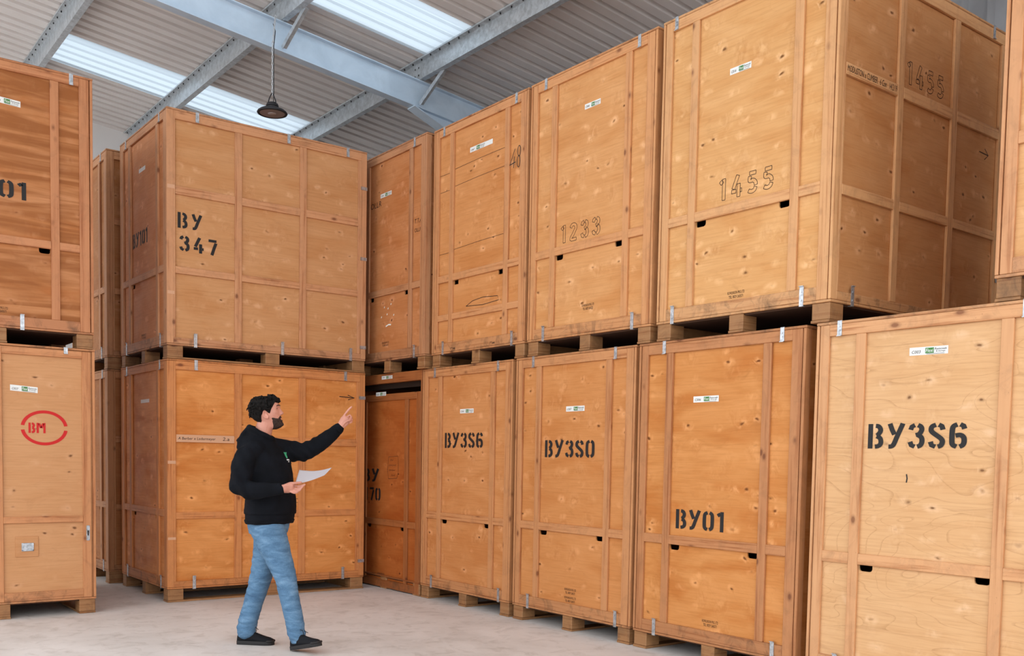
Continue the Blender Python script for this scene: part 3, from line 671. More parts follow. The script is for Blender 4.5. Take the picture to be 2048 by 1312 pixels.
# knee braces and cleats
def bar(bm, p0, p1, w, t, side=Vector((0, 1, 0))):
    p0, p1 = Vector(p0), Vector(p1); d = (p1-p0).normalized(); s = d.cross(side).normalized()*w/2; n = s.cross(d).normalized()*t/2
    vs = [bm.verts.new(q) for q in (p0-s-n, p0+s-n, p0+s+n, p0-s+n, p1-s-n, p1+s-n, p1+s+n, p1-s+n)]
    for f in ((0,3,2,1),(4,5,6,7),(0,1,5,4),(1,2,6,5),(2,3,7,6),(3,0,4,7)): bm.faces.new([vs[i] for i in f])
for x, lb in ((-.70, 'angle-iron knee brace beside the lamp chain'), (1.10, 'angle-iron knee brace below the purlin at the end of the rooflight')):
    bm = bmesh.new(); bar(bm, (x+.035, RY-.50, rz(x)-.17), (x+.0, RY-.01, rz(x)-.53), .06, .005, Vector((0, .7, -.7))) if False else None
    bar(bm, (x+.05, RY-.42, rz(x)-.19), (x-.02, RY+.0, rz(x)-.50), .055, .006, Vector((1, 0, 0)))
    bar(bm, (x+.078, RY-.42, rz(x)-.19), (x+.008, RY+.0, rz(x)-.50), .006, .05, Vector((1, 0, 0)))
    o = new_obj('knee_brace', bm, GALV); tag(o, lb, 'brace', None, 'structure')
    bm = bmesh.new(); box(bm, x-.012, RY-.02, rz(x)-.205, x-.002, RY+.14, rz(x)-.02); o = new_obj('fixing_cleat', bm, GALV, raft)
    bm = bmesh.new()
    for dy in (.02, .10):
        for dz in (.06, .15): box(bm, x-.022, RY+dy, rz(x)-dz-.01, x-.012, RY+dy+.02, rz(x)-dz+.01)
    new_obj('bolts', bm, BOLT, raft)

# ------------------------------------------------------------ high-bay lamp on its chain
def tube(bm, pts, radii, n=10, caps=True):
    pts = [Vector(p) for p in pts]
    if not isinstance(radii, (list, tuple)): radii = [radii]*len(pts)
    if caps:
        d0 = (pts[0]-pts[1]).normalized(); d1 = (pts[-1]-pts[-2]).normalized(); r0, r1 = radii[0], radii[-1]
        pts = [pts[0]+d0*r0*.95, pts[0]+d0*r0*.6]+pts+[pts[-1]+d1*r1*.6, pts[-1]+d1*r1*.95]
        radii = [r0*.3, r0*.8]+list(radii)+[r1*.8, r1*.3]
    rings = []; prevx = None
    for i, p in enumerate(pts):
        d = (pts[min(i+1, len(pts)-1)]-pts[max(i-1, 0)]).normalized()
        if prevx is None: x = d.orthogonal().normalized()
        else:
            x = prevx-d*prevx.dot(d); x = x.normalized()
        prevx = x; y = d.cross(x)
        rings.append([bm.verts.new(p+(x*math.cos(2*math.pi*j/n)+y*math.sin(2*math.pi*j/n))*radii[i]) for j in range(n)])
    for a, b in zip(rings, rings[1:]):
        for j in range(n): bm.faces.new((a[j], a[(j+1) % n], b[(j+1) % n], b[j]))
    bm.faces.new(rings[0][::-1]); bm.faces.new(rings[-1])
def lathe(bm, prof, n=40, c=(0, 0, 0)):
    rings = []
    for r, z in prof:
        rings.append([bm.verts.new((c[0]+r*math.cos(2*math.pi*j/n), c[1]+r*math.sin(2*math.pi*j/n), c[2]+z)) for j in range(n)])
    for a, b in zip(rings, rings[1:]):
        for j in range(n): bm.faces.new((a[j], a[(j+1) % n], b[(j+1) % n], b[j]))
    bm.faces.new(rings[0][::-1]); bm.faces.new(rings[-1])
LB = plain('lamp_black', (52, 50, 52), .45, .2); LG = plain('lamp_lens', (172, 160, 158), .8, .1); LG2 = plain('lamp_lens_centre', (190, 178, 174), .8, .1)
lamp = empty('high_bay_lamp', (-.885, 6.38, 5.195)); tag(lamp, 'dark round high-bay lamp hanging on a chain from the blue rafter', 'lamp')
bm = bmesh.new(); lathe(bm, [(.02, .05), (.06, .05), (.075, .045), (.085, .036), (.135, .03), (.158, .012), (.165, 0), (.160, -.008), (.142, -.010), (.138, 0)]); new_obj('lamp_housing', bm, LB, lamp, True)
bm = bmesh.new(); lathe(bm, [(.137, -.001), (.134, -.006), (.02, -.007)]); new_obj('lens', bm, LG, lamp)
bm = bmesh.new(); lathe(bm, [(.048, -.0075), (.045, -.013), (.01, -.014)]); new_obj('sensor_disc', bm, LG2, lamp, True)
bm = bmesh.new(); lathe(bm, [(.03, .05), (.068, .052), (.068, .062), (.055, .064), (.055, .07), (.068, .072), (.068, .082), (.045, .088), (.045, .11), (.02, .115)])
for j in range(20):
    t = 2*math.pi*j/20; tube(bm, [(.058*math.cos(t), .058*math.sin(t), .05), (.058*math.cos(t), .058*math.sin(t), .10)], .004, 4, False)
new_obj('heat_sink', bm, LB, lamp)
bm = bmesh.new(); tube(bm, [(-.05, 0, .09), (-.035, 0, .15), (-.012, 0, .20), (.0, 0, .215), (.012, 0, .20), (.035, 0, .15), (.05, 0, .09)], .006, 8); new_obj('hanging_bracket', bm, LB, lamp, True)
bm = bmesh.new(); z = .205; i = 0; ztop = 1.035
CH_M = plain('chain_steel', (206, 208, 210), .3, .6)
while z < ztop:
    lean = max(0, (z-.72))*.10
    r = .014; h = .023; pts = []
    for j in range(13):
        t = 2*math.pi*j/12; a, b = .008*math.cos(t), h*math.sin(t)
        pts.append((lean+(a if i % 2 else 0), (0 if i % 2 else a), z+b))
    tube(bm, pts, .0042, 5, False); z += .036; i += 1
new_obj('chain', bm, CH_M, lamp, True)
bm = bmesh.new(); tube(bm, [(.012, .0, .11), (.020, .008, .22), (.018, .008, .5), (.018, .008, .72), (.03, .01, .82), (.045, .03, .90), (.05, .10, 1.0)], .0045, 6); new_obj('power_cable', bm, LB, lamp, True)
bm = bmesh.new(); tube(bm, [(0, 0, .22), (.03, 0, .17), (.045, 0, .155), (.05, 0, .165)], .002, 5); new_obj('wire_tail', bm, CH_M, lamp, True)
#PERSON_BEGIN
# ------------------------------------------------------------ the man
def V(*a): return Vector(a)
def ell_loft(bm, rings, n=28):
    """rings: (centre, axis_a, ra, axis_b, rb)"""
    out = []
    for c, a, ra, b, rb in rings:
        c = Vector(c); out.append([bm.verts.new(c+Vector(a)*math.cos(2*math.pi*j/n)*ra+Vector(b)*math.sin(2*math.pi*j/n)*rb) for j in range(n)])
    for r0, r1 in zip(out, out[1:]):
        for j in range(n): bm.faces.new((r0[j], r0[(j+1) % n], r1[(j+1) % n], r1[j]))
    bm.faces.new(out[0][::-1]); bm.faces.new(out[-1])
def remesh(bm, name, mat, parent, voxel, smooth_it=6, disp=None, factor=.5):
    bmesh.ops.recalc_face_normals(bm, faces=bm.faces[:])
    me = bpy.data.meshes.new(name); bm.to_mesh(me); bm.free()
    o = bpy.data.objects.new(name, me); COL.objects.link(o)
    r = o.modifiers.new('r', 'REMESH'); r.mode = 'VOXEL'; r.voxel_size = voxel
    if smooth_it: s = o.modifiers.new('s', 'SMOOTH'); s.factor = factor; s.iterations = smooth_it
    dg = bpy.context.evaluated_depsgraph_get(); dg.update()
    me2 = bpy.data.meshes.new_from_object(o.evaluated_get(dg)); o.modifiers.clear(); o.data = me2; bpy.data.meshes.remove(me); me2.name = name
    me2.materials.clear(); me2.materials.append(mat)
    if disp:
        nrm = [v.normal.copy() for v in me2.vertices]
        for v, nn in zip(me2.vertices, nrm): v.co += nn*disp(v.co, nn)
    for p in me2.polygons: p.use_smooth = True
    if parent: o.parent = parent
    return o
def sstep(a, b, x):
    t = max(0, min(1, (x-a)/(b-a))); return t*t*(3-2*t)
k = N('skin'); k.base(k.ramp(k.noise(k.coord(), 14, 3), [(.35, s2l((186, 124, 104))), (.65, s2l((202, 142, 122)))])); k.rough(.5, .35)
k.b.inputs['Subsurface Weight'].default_value = .08; k.b.inputs['Subsurface Radius'].default_value = (.02, .008, .004); SKIN = k.m
k = N('black_fleece'); k.base(k.ramp(k.noise(k.coord(), 9, 4), [(.3, s2l((9, 10, 14))), (.7, s2l((15, 17, 23)))])); k.rough(.9, .15); k.bump(k.noise(k.coord(), 260, 2), .12, .002)
FLEECE = k.m
k = N('washed_denim')
n1 = k.noise(k.coord((0, 0, 0), (1, 1, 3.2)), 7, 5, .62, .6); n2 = k.noise(k.coord((0, 0, 0), (1, 1, .4)), 240, 2, .6)
dc = k.ramp(n1, [(.3, s2l((70, 98, 126))), (.52, s2l((92, 124, 152))), (.75, s2l((122, 152, 178)))])
dc = k.mixc(1.0, dc, k.ramp(n2, [(.35, (.82, .85, .88)), (.65, (1.0, 1.0, 1.0))]), 'MULTIPLY')
k.base(dc); k.rough(.85, .15); k.bump(n1, .18, .008); DENIM = k.m
k = N('dark_hair'); k.base(k.ramp(k.noise(k.coord(), 60, 3), [(.35, s2l((11, 9, 8))), (.7, s2l((28, 23, 20)))])); k.rough(.8, .15); k.bump(k.noise(k.coord(), 90, 3), .6, .006); HAIR = k.m
k = N('beard_hair'); k.base(k.ramp(k.noise(k.coord(), 120, 3), [(.3, s2l((34, 24, 20))), (.7, s2l((66, 48, 40)))])); k.rough(.7, .2); k.bump(k.noise(k.coord(), 160, 3), .6, .004); BEARD = k.m
CANV = plain('black_canvas', (19, 19, 23), .85, .15); RUB = plain('black_rubber_sole', (44, 42, 42), .6, .3); LACE = plain('black_laces', (26, 25, 27), .8)
PSH = plain('paper_sheet', (226, 222, 226), .6)

# head: slices (height, front, back, half width) in the head's own frame, chin low, crown high
HT = [(-.125,.030,-.005,.012),(-.118,.062,-.02,.032),(-.105,.082,-.035,.043),(-.085,.088,-.05,.052),(-.062,.088,-.068,.059),(-.040,.087,-.082,.066),(-.015,.085,-.094,.070),
      (.010,.086,-.101,.0735),(.035,.092,-.104,.0755),(.060,.091,-.103,.0765),(.078,.080,-.096,.072),(.094,.058,-.078,.060),(.105,.028,-.050,.040),(.109,-.006,-.02,.012)]
HC = V(-.022, .0, 1.757)
hf_ = V(.97, .14, 0).normalized(); TILT = math.radians(11)
HF = (hf_*math.cos(TILT)+V(0, 0, 1)*math.sin(TILT)).normalized(); HS = V(0, 0, 1).cross(hf_).normalized(); HU = HF.cross(HS).normalized()
if HU.z < 0: HU = -HU
def hrow(h):
    if h <= HT[0][0]: return HT[0][1:]
    for a, b in zip(HT, HT[1:]):
        if h <= b[0]:
            t = (h-a[0])/(b[0]-a[0]); return tuple(a[i]+(b[i]-a[i])*t for i in (1, 2, 3))
    return HT[-1][1:]
def hpt(th, h, off=0.0, feat=True):
    """point on the head; th=0 is the face centre, +th towards the far side"""
    fr, bk, hw = hrow(h)
    ct, st = math.cos(th), math.sin(th)
    ex = .86
    cx = (abs(ct)**ex)*(1 if ct > 0 else -1); sx = (abs(st)**ex)*(1 if st > 0 else -1)
    f = (fr*cx if ct > 0 else -bk*cx); s = hw*sx
    if feat:
        a = abs(th)
        # nose
        if -.035 < h < .045:
            prof = sstep(.045, .012, h)*(.012+.018*sstep(.02, -.020, h)) if h > -.022 else .030*sstep(-.036, -.022, h)
            f += prof*math.exp(-(a/(.11+.07*sstep(.02, -.02, h)))**2)
        f += .006*math.exp(-((h-.040)/.010)**2)*math.exp(-(a/.62)**2)             # brow
        f -= .009*math.exp(-((h-.020)/.013)**2)*math.exp(-((a-.40)/.20)**2)       # eye sockets
        f += .007*math.exp(-((h+.052)/.007)**2)*math.exp(-(a/.30)**2)             # upper lip
        f -= .004*math.exp(-((h+.061)/.003)**2)*math.exp(-(a/.32)**2)
        f += .006*math.exp(-((h+.070)/.007)**2)*math.exp(-(a/.26)**2)             # lower lip
        f += .008*math.exp(-((h+.100)/.014)**2)*math.exp(-(a/.34)**2)             # chin
        s += (.004*math.exp(-((h+.012)/.016)**2)*math.exp(-((a-.85)/.3)**2))*(1 if st > 0 else -1)  # cheekbone
    d = V(f, s, 0)
    if off:
        up = sstep(.06, .123, h)
        d = d*(1+off/max(.03, d.length)*(1-.35*up)); h = h+off*up*.9-off*.4*sstep(-.09, -.12, h)
    return HC+HF*d.x+HS*d.y+HU*h
def head_bm(bm, fn=None, hs=None, nth=72):
    hs = hs or [HT[0][0]+(HT[-1][0]-HT[0][0])*i/46 for i in range(47)]
    rows = []
    for h in hs: rows.append([bm.verts.new(fn(2*math.pi*j/nth-math.pi, h)) for j in range(nth)])
    for a, b in zip(rows, rows[1:]):
        for j in range(nth): bm.faces.new((a[j], a[(j+1) % nth], b[(j+1) % nth], b[j]))
    bm.faces.new(rows[0][::-1]); bm.faces.new(rows[-1])
man = None
PO = (-2.3846, 2.9361, 0.0); PRZ = math.radians(-37.437)
bm = bmesh.new()
head_bm(bm, lambda th, h: hpt(th, h))
# neck, inner torso, arms, legs: a slim continuous body under the clothes
tube(bm, [(-.070, .0, 1.50), (-.060, 0, 1.60), (-.040, 0, 1.68), (-.035, 0, 1.73)], [.070, .064, .060, .055], 20)
FA = V(.82, -.57, 0); SA = V(.57, .82, 0)
ell_loft(bm, [((-.03,0,.92),SA,.13,FA,.09), ((-.02,0,1.05),SA,.13,FA,.085), ((-.03,0,1.2),SA,.135,FA,.09), ((-.045,0,1.35),SA,.15,FA,.10), ((-.055,0,1.45),SA,.15,FA,.085), ((-.07,0,1.52),SA,.07,FA,.06)])
SHR, ELR, WRR = V(-.135,-.145,1.43), V(-.150,-.25,1.205), V(.125,-.288,1.203)
SHL, ELL, WLL = V(.035,.15,1.465), V(.258,.19,1.485), V(.478,.14,1.652)
tube(bm, [SHR, ELR, WRR, V(.17,-.29,1.206)], [.045, .036, .026, .030], 14)
tube(bm, [SHL, ELL, WLL, V(.495,.14,1.672)], [.045, .036, .027, .031], 14)
KNR, ANR = V(.136,-.11,.555), V(.222,-.13,.13); KNL, ANL = V(-.075,.085,.53), V(-.208,.1,.11)
tube(bm, [V(-.01,-.06,.95), KNR, ANR, V(.232,-.132,.06)], [.065, .048, .036, .034], 14)
tube(bm, [V(-.01,.07,.95), KNL, ANL, V(-.205,.1,.05)], [.065, .048, .036, .034], 14)
tube(bm, [V(.215,-.132,.055), V(.36,-.15,.075)], .026, 10); tube(bm, [V(-.215,.1,.04), V(-.06,.1,.035)], .026, 10)
# ears: plate, rolled rim and lobe
for sgn in (-1, 1):
    ec = HC+HF*(-.008)+HS*(sgn*.070)+HU*(-.014); ax = (HU*.97-HF*.22).normalized(); fx = (HF*.97+HU*.22).normalized()
    ell_loft(bm, [(ec, ax, .022, fx, .012), (ec+HS*sgn*.006-HF*.003, ax, .026, fx, .015), (ec+HS*sgn*.009-HF*.005, ax, .022, fx, .012)], 16)
    rim = []
    for j in range(15):
        t = math.radians(-60+300*j/14)
        rim.append(ec+HS*sgn*.0115+ax*(.028*math.cos(t))-fx*(.0165*math.sin(t)+.002))
    tube(bm, rim, .0052, 8)
    tube(bm, [ec+HS*sgn*.009-ax*.020-fx*.002, ec+HS*sgn*.009-ax*.029+fx*.003], .0075, 8)
# right hand (near side) folding round the paper
def finger(pts, r): tube(bm, pts, [r*1.05]+[r]*(len(pts)-2)+[r*.82], 8)
ell_loft(bm, [((.135,-.289,1.204),V(0,.75,.66),.024,V(0,-.66,.75),.030), ((.160,-.290,1.206),V(0,.75,.66),.022,V(0,-.66,.75),.036), ((.200,-.290,1.210),V(0,.75,.66),.019,V(0,-.66,.75),.043), ((.232,-.288,1.214),V(0,.75,.66),.015,V(0,-.66,.75),.038), ((.240,-.286,1.216),V(0,.75,.66),.010,V(0,-.66,.75),.028)], 18)
finger([V(.178,-.300,1.232), V(.215,-.298,1.247), V(.252,-.293,1.2485), V(.290,-.286,1.2535)], .0100)   # thumb over the sheet
finger([V(.228,-.268,1.232), V(.262,-.262,1.226), V(.292,-.262,1.230), V(.314,-.266,1.2385)], .0085)    # index under the sheet
finger([V(.230,-.278,1.215), V(.262,-.274,1.205), V(.287,-.270,1.211), V(.300,-.266,1.226)], .0086)
finger([V(.226,-.286,1.200), V(.256,-.286,1.190), V(.280,-.278,1.196), V(.288,-.270,1.210)], .0082)
finger([V(.218,-.292,1.186), V(.244,-.292,1.176), V(.264,-.284,1.181), V(.270,-.276,1.194)], .0072)
# left hand (far side) pointing
ax1 = V(.62, 0, .78); per = V(.78, 0, -.62)
P0 = V(.487,.14,1.664)
ell_loft(bm, [(P0, per,.027,V(0,1,0),.022), (P0+ax1*.03, per,.033,V(0,1,0),.020), (P0+ax1*.065, per,.040,V(0,1,0),.018), (P0+ax1*.092+per*.002, per,.038,V(0,1,0),.016), (P0+ax1*.100, per,.026,V(0,1,0),.010)], 18)
K0 = P0+ax1*.090
finger([K0-per*.029, K0-per*.031+ax1*.040, K0-per*.030+ax1*.068, K0-per*.027+ax1*.090], .0088)           # index straight
finger([K0-per*.008+V(0,.004,0), K0+per*.004+ax1*.036, K0+per*.024+ax1*.030+V(0,-.014,0), K0+per*.026+ax1*.010+V(0,-.022,0)], .0088)
finger([K0+per*.012+V(0,.004,0), K0+per*.026+ax1*.028, K0+per*.040+ax1*.016+V(0,-.014,0), K0+per*.036-ax1*.002+V(0,-.022,0)], .0084)
finger([K0+per*.028, K0+per*.040+ax1*.016, K0+per*.048+ax1*.002+V(0,-.012,0), K0+per*.042-ax1*.012+V(0,-.018,0)], .0074)
finger([P0+ax1*.030-V(0,.016,0)+per*.010, P0+ax1*.060-V(0,.030,0)+per*.012, P0+ax1*.085-V(0,.032,0)+per*.022, P0+ax1*.100-V(0,.030,0)+per*.034], .0094)   # thumb
man = remesh(bm, 'person', SKIN, None, .0036, 3, factor=.45)
man.location = PO; man.rotation_euler = (0, 0, PRZ)
tag(man, 'bearded man in a black hoodie and blue jeans, striding right and pointing upwards', 'person')

# hair and beard: shells that rise out of the scalp only where hair grows
def hairline(th):
    a = abs(th)
    if a < .75: return .066-.008*math.cos(a*2)
    if a < 1.15: return .066-(a-.75)/.40*.040
    if a < 1.38: return .026-(a-1.15)/.23*.038          # sideburn
    if a < 1.95: return -.012+.030*math.exp(-((a-1.68)/.15)**2)
    return -.012-(a-1.95)/.45*.072 if a < 2.4 else -.084
def hair_fn(th, h):
    m = sstep(hairline(th)-.004, hairline(th)+.012, h)
    p = hpt(th, h, 0, False); q = p*16
    curl = noise.noise(q*1.0)*.5+noise.noise(q*2.3+V(3, 1, 2))*.38+noise.noise(q*4.6)*.22
    top = sstep(.02, .09, h); back = sstep(1.5, 2.6, abs(th))
    thick = .010+.006*top+.016*back*sstep(-.07, -.01, h)
    front = sstep(1.2, .2, abs(th))*sstep(.05, .080, h)
    thick += .010*front
    return hpt(th, h, -.008+m*(.008+thick+curl*(.007+.010*top)), False)
bm = bmesh.new(); head_bm(bm, hair_fn, [HT[0][0]+(HT[-1][0]-HT[0][0])*i/90 for i in range(91)], 150)
rr = random.Random(5)
for i in range(260):                                     # loose curls
    th = rr.uniform(-math.pi, math.pi); h = rr.uniform(.0, .106)
    if h < hairline(th)+.015: continue
    a = hpt(th, h, .018, False); out = (a-HC).normalized(); s = out.cross(V(rr.uniform(-1, 1), rr.uniform(-1, 1), rr.uniform(-1, 1))).normalized(); l = rr.uniform(.010, .019)
    if h > .085 or abs(th) > 2: l *= 1.3
    pts = [a-out*.008]
    for j in range(1, 6):
        t = j/5; pts.append(a+out*(l*math.sin(t*2.2)*.75)+s*(l*(1-math.cos(t*2.4))*.7))
    tube(bm, pts, [.0075, .0078, .007, .0056, .004, .002], 6)
hair = remesh(bm, 'hair', HAIR, man, .0026, 1); hair['label'] = 'dark wavy hair, longer on top'
def beard_fn(th, h):
    a = abs(th)
    up = -.050 if a < .6 else -.050+(a-.6)/.6*.012
    m = sstep(up+.006, up-.012, h)*sstep(1.50, 1.20, a)
    mo = min(1, 1.4*math.exp(-((h+.043+.010*sstep(.2, .6, a))/.0075)**2)*sstep(.75, .55, a))
    lip = math.exp(-((h+.060)/.006)**2)*sstep(.30, .20, a)
    m = max(m*(1-lip), mo)
    q = hpt(th, h, 0, False)*60
    low = sstep(-.07, -.11, h)*sstep(1.2, .3, a)
    return hpt(th, h, -.006+m*(.0085+.006*low+.0025*noise.noise(q)), True)
bm = bmesh.new(); head_bm(bm, beard_fn, [HT[0][0]+(HT[-1][0]-HT[0][0])*i/90 for i in range(91)], 130)
bd = remesh(bm, 'beard', BEARD, man, .0026, 1); bd['label'] = 'short dark brown beard and moustache'
EYEW = plain('eye_white', (216, 208, 204), .3, .5); IRIS = plain('dark_iris', (40, 28, 22), .3, .5); BROW = plain('eyebrow_hair', (34, 25, 22), .8)
for sgn in (-1, 1):
    ec = hpt(sgn*.42, .019, -.0055)
    bm = bmesh.new(); bmesh.ops.create_uvsphere(bm, u_segments=14, v_segments=10, radius=.0088, matrix=Matrix.Translation(ec)); e = new_obj('eye', bm, EYEW, man, True)
    bm = bmesh.new(); bmesh.ops.create_uvsphere(bm, u_segments=10, v_segments=8, radius=.0058, matrix=Matrix.Translation(ec+HF*.0042+HS*sgn*.0012)); new_obj('iris', bm, IRIS, e, True)
    bm = bmesh.new(); tube(bm, [hpt(sgn*(.16+.11*j), .041+.003*math.sin(j*.8), .0015) for j in range(6)], [.0025, .0036, .0038, .0034, .0026, .0016], 6); new_obj('eyebrow', bm, BROW, man, True)

# hoodie
bm = bmesh.new()
ell_loft(bm, [((-.006,.0,.935),SA,.192,FA,.150), ((-.004,0,.965),SA,.200,FA,.160), ((.0,0,1.02),SA,.206,FA,.168), ((.004,0,1.12),SA,.200,FA,.163), ((-.004,0,1.22),SA,.196,FA,.158), ((-.018,0,1.32),SA,.200,FA,.155), ((-.034,0,1.40),SA,.205,FA,.145), ((-.048,0,1.465),SA,.175,FA,.125), ((-.060,0,1.52),SA,.125,FA,.105), ((-.068,0,1.555),SA,.090,FA,.088)], 40)
tube(bm, [V(-.085,-.095,1.475), V(-.135,-.150,1.435), V(-.158,-.210,1.32), V(-.156,-.250,1.215), V(-.090,-.272,1.190), V(.0,-.282,1.190), V(.075,-.287,1.197), V(.118,-.288,1.203), V(.140,-.289,1.204)], [.082, .088, .082, .078, .068, .060, .052, .046, .042], 22)
tube(bm, [V(-.02,.09,1.490), V(.050,.15,1.478), V(.130,.17,1.474), V(.205,.185,1.474), V(.262,.19,1.498), V(.330,.175,1.540), V(.400,.158,1.590), V(.452,.147,1.630), V(.480,.14,1.656)], [.092, .088, .078, .072, .068, .062, .055, .047, .042], 22)
# hood lying on the shoulders, collar round the neck
def hoodring(c, up, r1, r2, th0=0): return None
nk = V(-.060, 0, 1.565)
ring = []
for j in range(25):
    t = 2*math.pi*j/24; f = math.cos(t); s = math.sin(t)
    z = 1.606-.042*f                       # low in front, high at the nape
    ring.append(V(-.066, 0, 0)+hf_*(f*.086-.004)+HS*(s*.086)+V(0, 0, z))
tube(bm, ring, [.020+.006*(1-math.cos(2*math.pi*j/24))/2 for j in range(25)], 12, False)
ell_loft(bm, [(V(-.120,-.01,1.450),SA,.120,FA,.060), (V(-.140,-.015,1.50),SA,.130,FA,.066), (V(-.145,-.012,1.55),SA,.115,FA,.058), (V(-.142,-.008,1.60),SA,.095,FA,.040), (V(-.136,-.002,1.64),SA,.070,FA,.024)], 24)
c1 = (hf_*.086-V(0, 0, .042)).normalized(); cn_ = V(hf_.x*.042, hf_.y*.042, .086).normalized(); cc_ = V(-.070, 0, 1.606)
ell_loft(bm, [(cc_-cn_*.13, c1, .135, HS, .135), (cc_-cn_*.08, c1, .128, HS, .122), (cc_-cn_*.045, c1, .112, HS, .106), (cc_-cn_*.008, c1, .096, HS, .090)], 28)
def wr_hood(co, nn):
    q = co
    w = noise.noise(V(q.x*9, q.y*9, q.z*14))*.006+noise.noise(V(q.x*22, q.y*22, q.z*30)+V(5, 1, 0))*.003
    if q.z < 1.01 and q.z > .965: w += -.008
    if q.z < .965: w += .0
    # sleeve creases
    if q.y < -.2: w += .004*math.sin(q.x*70+q.z*40)*sstep(.0, -.12, q.x)
    if q.x > .12 and q.z > 1.38: w += .0045*math.sin((q.x+q.z)*75)*sstep(.36, .2, q.x)
    return w
hood = remesh(bm, 'hoodie', FLEECE, man, .007, 5, wr_hood); hood['label'] = 'black hooded sweatshirt with a small green chest logo'
# hollow the neck opening so skin shows inside the collar
bm = bmesh.new(); tube(bm, [V(.131,-.2885,1.2035), V(.152,-.289,1.205)], [.043, .041], 20, False); new_obj('cuff', bm, FLEECE, hood, True)
bm = bmesh.new(); tube(bm, [V(.470,.1425,1.647), V(.488,.139,1.664)], [.044, .040], 20, False); new_obj('cuff', bm, FLEECE, hood, True)
# logo on the left chest (projected onto the sweatshirt)
from mathutils.bvhtree import BVHTree
bvh = BVHTree.FromPolygons([v.co.copy() for v in hood.data.vertices], [tuple(p.vertices) for p in hood.data.polygons])
LG_ = plain('logo_green', (74, 176, 128), .6); LW = plain('logo_white', (226, 230, 230), .6)
def proj_patch(name, pts2, mat, c, ndir, right, up_):
    bmx = bmesh.new(); n = 6
    (a, b_, c_, d_) = pts2
    g = [[None]*(n+1) for _ in range(n+1)]
    for i in range(n+1):
        for j in range(n+1):
            s, t = i/n, j/n
            u = (a[0]*(1-s)+b_[0]*s)*(1-t)+(d_[0]*(1-s)+c_[0]*s)*t; w = (a[1]*(1-s)+b_[1]*s)*(1-t)+(d_[1]*(1-s)+c_[1]*s)*t
            o0 = c+right*u+up_*w+ndir*.3
            hit, nr, _, _ = bvh.ray_cast(o0, -ndir)
            g[i][j] = bmx.verts.new((hit if hit else c+right*u+up_*w)+ndir*.0025)
    for i in range(n):
        for j in range(n): bmx.faces.new((g[i][j], g[i+1][j], g[i+1][j+1], g[i][j+1]))
    return new_obj(name, bmx, mat, hood, True)
ND = V(.62, -.785, 0).normalized(); RT_ = V(0, 0, 1).cross(ND).normalized(); UP_ = V(0, 0, 1)
lc = V(.115, .0, 1.40)
LGC = V(.150, -.02, 1.437)
proj_patch('green_logo', ((-.022,.032),(.020,.032),(.010,-.012),(-.006,-.012)), LG_, LGC, ND, RT_, UP_)
proj_patch('white_logo_lettering', ((-.010,-.019),(.024,-.019),(.024,-.029),(-.010,-.029)), LW, LGC, ND, RT_, UP_)
proj_patch('white_logo_lettering', ((-.002,-.035),(.014,-.035),(.014,-.041),(-.002,-.041)), LW, LGC, ND, RT_, UP_)

# jeans
bm = bmesh.new()
ell_loft(bm, [((-.015,.0,.86),SA,.150,FA,.130), ((-.014,.0,.92),SA,.165,FA,.140), ((-.012,0,.97),SA,.165,FA,.140), ((-.012,0,1.0),SA,.160,FA,.135)], 30)
tube(bm, [V(-.002,-.055,.885), V(.035,-.070,.80), V(.085,-.090,.68), V(.134,-.110,.565), V(.160,-.118,.46), V(.186,-.124,.34), V(.210,-.130,.24), V(.224,-.133,.160), V(.236,-.137,.102)], [.128, .116, .098, .083, .075, .070, .067, .065, .062], 26, True)
tube(bm, [V(-.015,.065,.885), V(-.040,.075,.78), V(-.062,.082,.66), V(-.085,.086,.55), V(-.115,.090,.44), V(-.148,.094,.33), V(-.178,.098,.23), V(-.198,.1,.15), V(-.204,.1,.105)], [.122, .106, .092, .084, .078, .074, .073, .075, .072], 26, True)
def wr_jean(co, nn):
    q = co; z = q.z
    knee = math.exp(-((z-.52)/.13)**2); hem = sstep(.30, .14, z); hip = math.exp(-((z-.84)/.10)**2)
    amp = .0012+.0042*knee+.0075*hem+.0028*hip
    warp = noise.noise(V(q.x*6, q.y*6, z*5))*1.6
    w = noise.noise(V(q.x*5+warp*.4, q.y*5, z*24+q.x*9))*.95+noise.noise(V(q.x*8, q.y*8, z*46+q.x*14)+V(4, 4, 4))*.8
    return amp*w+noise.noise(V(q.x*8, q.y*8, z*11))*.0035
jeans = remesh(bm, 'jeans', DENIM, man, .0055, 4, wr_jean); jeans['label'] = 'light blue washed denim jeans'
SEAM = plain('hem_stitching', (168, 186, 200), .8)
for c, r in ((V(.236,-.1355,.108), .058), (V(-.204,.1,.092), .066)): 
    pass
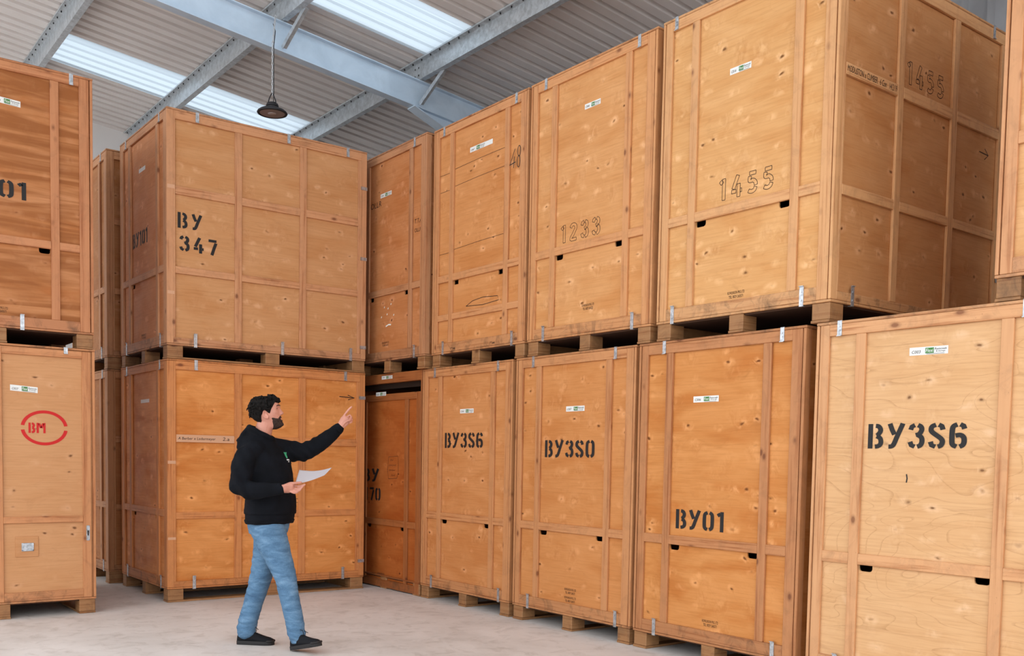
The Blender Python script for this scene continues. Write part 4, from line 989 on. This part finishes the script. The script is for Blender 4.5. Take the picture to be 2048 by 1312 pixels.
# shoes
def shoe(loc, yaw, pitch, lb):
    rows = [(-.010,.024,.055),(.0,.032,.080),(.03,.037,.102),(.065,.038,.110),(.10,.040,.096),(.14,.043,.076),(.18,.047,.060),(.212,.048,.050),(.240,.043,.043),(.258,.031,.035),(.268,.016,.026)]
    e = Matrix.Translation(loc) @ Matrix.Rotation(yaw, 4, 'Z') @ Matrix.Rotation(-pitch, 4, 'Y')
    def P(x, y, z): return e @ V(x, y, z)
    bm = bmesh.new(); n = 16; rings = []
    for x, hw, ht in rows:
        rings.append([bm.verts.new(P(x, hw*math.cos(t)*(1 if math.sin(t) < 0 else .96), .022+(ht-.022+.012)*max(0, math.sin(t))**.8 if math.sin(t) > 0 else .022)) for t in [2*math.pi*j/n for j in range(n)]])
    for a, b in zip(rings, rings[1:]):
        for j in range(n): bm.faces.new((a[j], a[(j+1) % n], b[(j+1) % n], b[j]))
    bm.faces.new(rings[0][::-1]); bm.faces.new(rings[-1])
    s = new_obj('shoe', bm, CANV, man, True); s['label'] = lb
    out = [(x, hw+.004) for x, hw, _ in rows]
    loop = [(-.014, 0)]+[(x, -h) for x, h in out]+[(.275, 0)]+[(x, h) for x, h in reversed(out)]
    bm = bmesh.new(); lo = [bm.verts.new(P(x, y*.97, .0)) for x, y in loop]; mi = [bm.verts.new(P(x, y, .012)) for x, y in loop]; hi = [bm.verts.new(P(x, y*.98, .030)) for x, y in loop]
    for a, b in ((lo, mi), (mi, hi)):
        for j in range(len(loop)): bm.faces.new((a[j], a[(j+1) % len(loop)], b[(j+1) % len(loop)], b[j]))
    bm.faces.new(lo[::-1]); bm.faces.new(hi); new_obj('sole', bm, RUB, s)
    bm = bmesh.new()
    bmt = [P(.216+.055*math.cos(t), .0+.047*math.sin(t), .030) for t in [-1.3+2.6*j/10 for j in range(11)]]
    tube(bm, bmt, .009, 8); new_obj('toe_cap', bm, RUB, s, True)
    bm = bmesh.new()
    for i in range(5):
        x = .095+i*.022; z = .104-.0115*i
        tube(bm, [P(x, -.024, z-.004), P(x+.006, 0, z+.005), P(x, .024, z-.004)], .0028, 6)
    tube(bm, [P(.09, 0, .106), P(.105, -.015, .142), P(.145, -.024, .132), P(.138, -.012, .098)], .0024, 6); tube(bm, [P(.09, 0, .106), P(.105, .02, .132), P(.14, .03, .108)], .0024, 6)
    new_obj('shoelaces', bm, LACE, s, True)
    return s
shoe(V(-.262, .102, .0008), math.radians(-3), 0, 'black canvas trainer flat on the floor')
shoe(V(.208, -.125, .006), math.radians(-32), math.radians(13), 'black canvas trainer landing on its heel')
# paper
bm = bmesh.new(); TL, TR, BL, BR = V(.262,-.215,1.343), V(.462,-.02,1.362), V(.246,-.290,1.2395), V(.432,-.150,1.300)
nx, ny = 20, 10; g = []
for i in range(nx+1):
    row = []
    for j in range(ny+1):
        s, t = i/nx, j/ny
        p = (TL*(1-s)+TR*s)*(1-t)+(BL*(1-s)+BR*s)*t
        p.z += -.016*math.sin(s*math.pi)*(1-.5*t)+.006*t*s
        row.append(bm.verts.new(p))
    g.append(row)
for i in range(nx):
    for j in range(ny): bm.faces.new((g[i][j], g[i][j+1], g[i+1][j+1], g[i+1][j]))
bmesh.ops.solidify(bm, geom=bm.faces[:], thickness=.0008)
pp = new_obj('paper_sheets', bm, PSH, None, True); pp.location = PO; pp.rotation_euler = (0, 0, PRZ)
tag(pp, 'white sheet of paper held low in the man\'s right hand', 'paper')
#PERSON_END
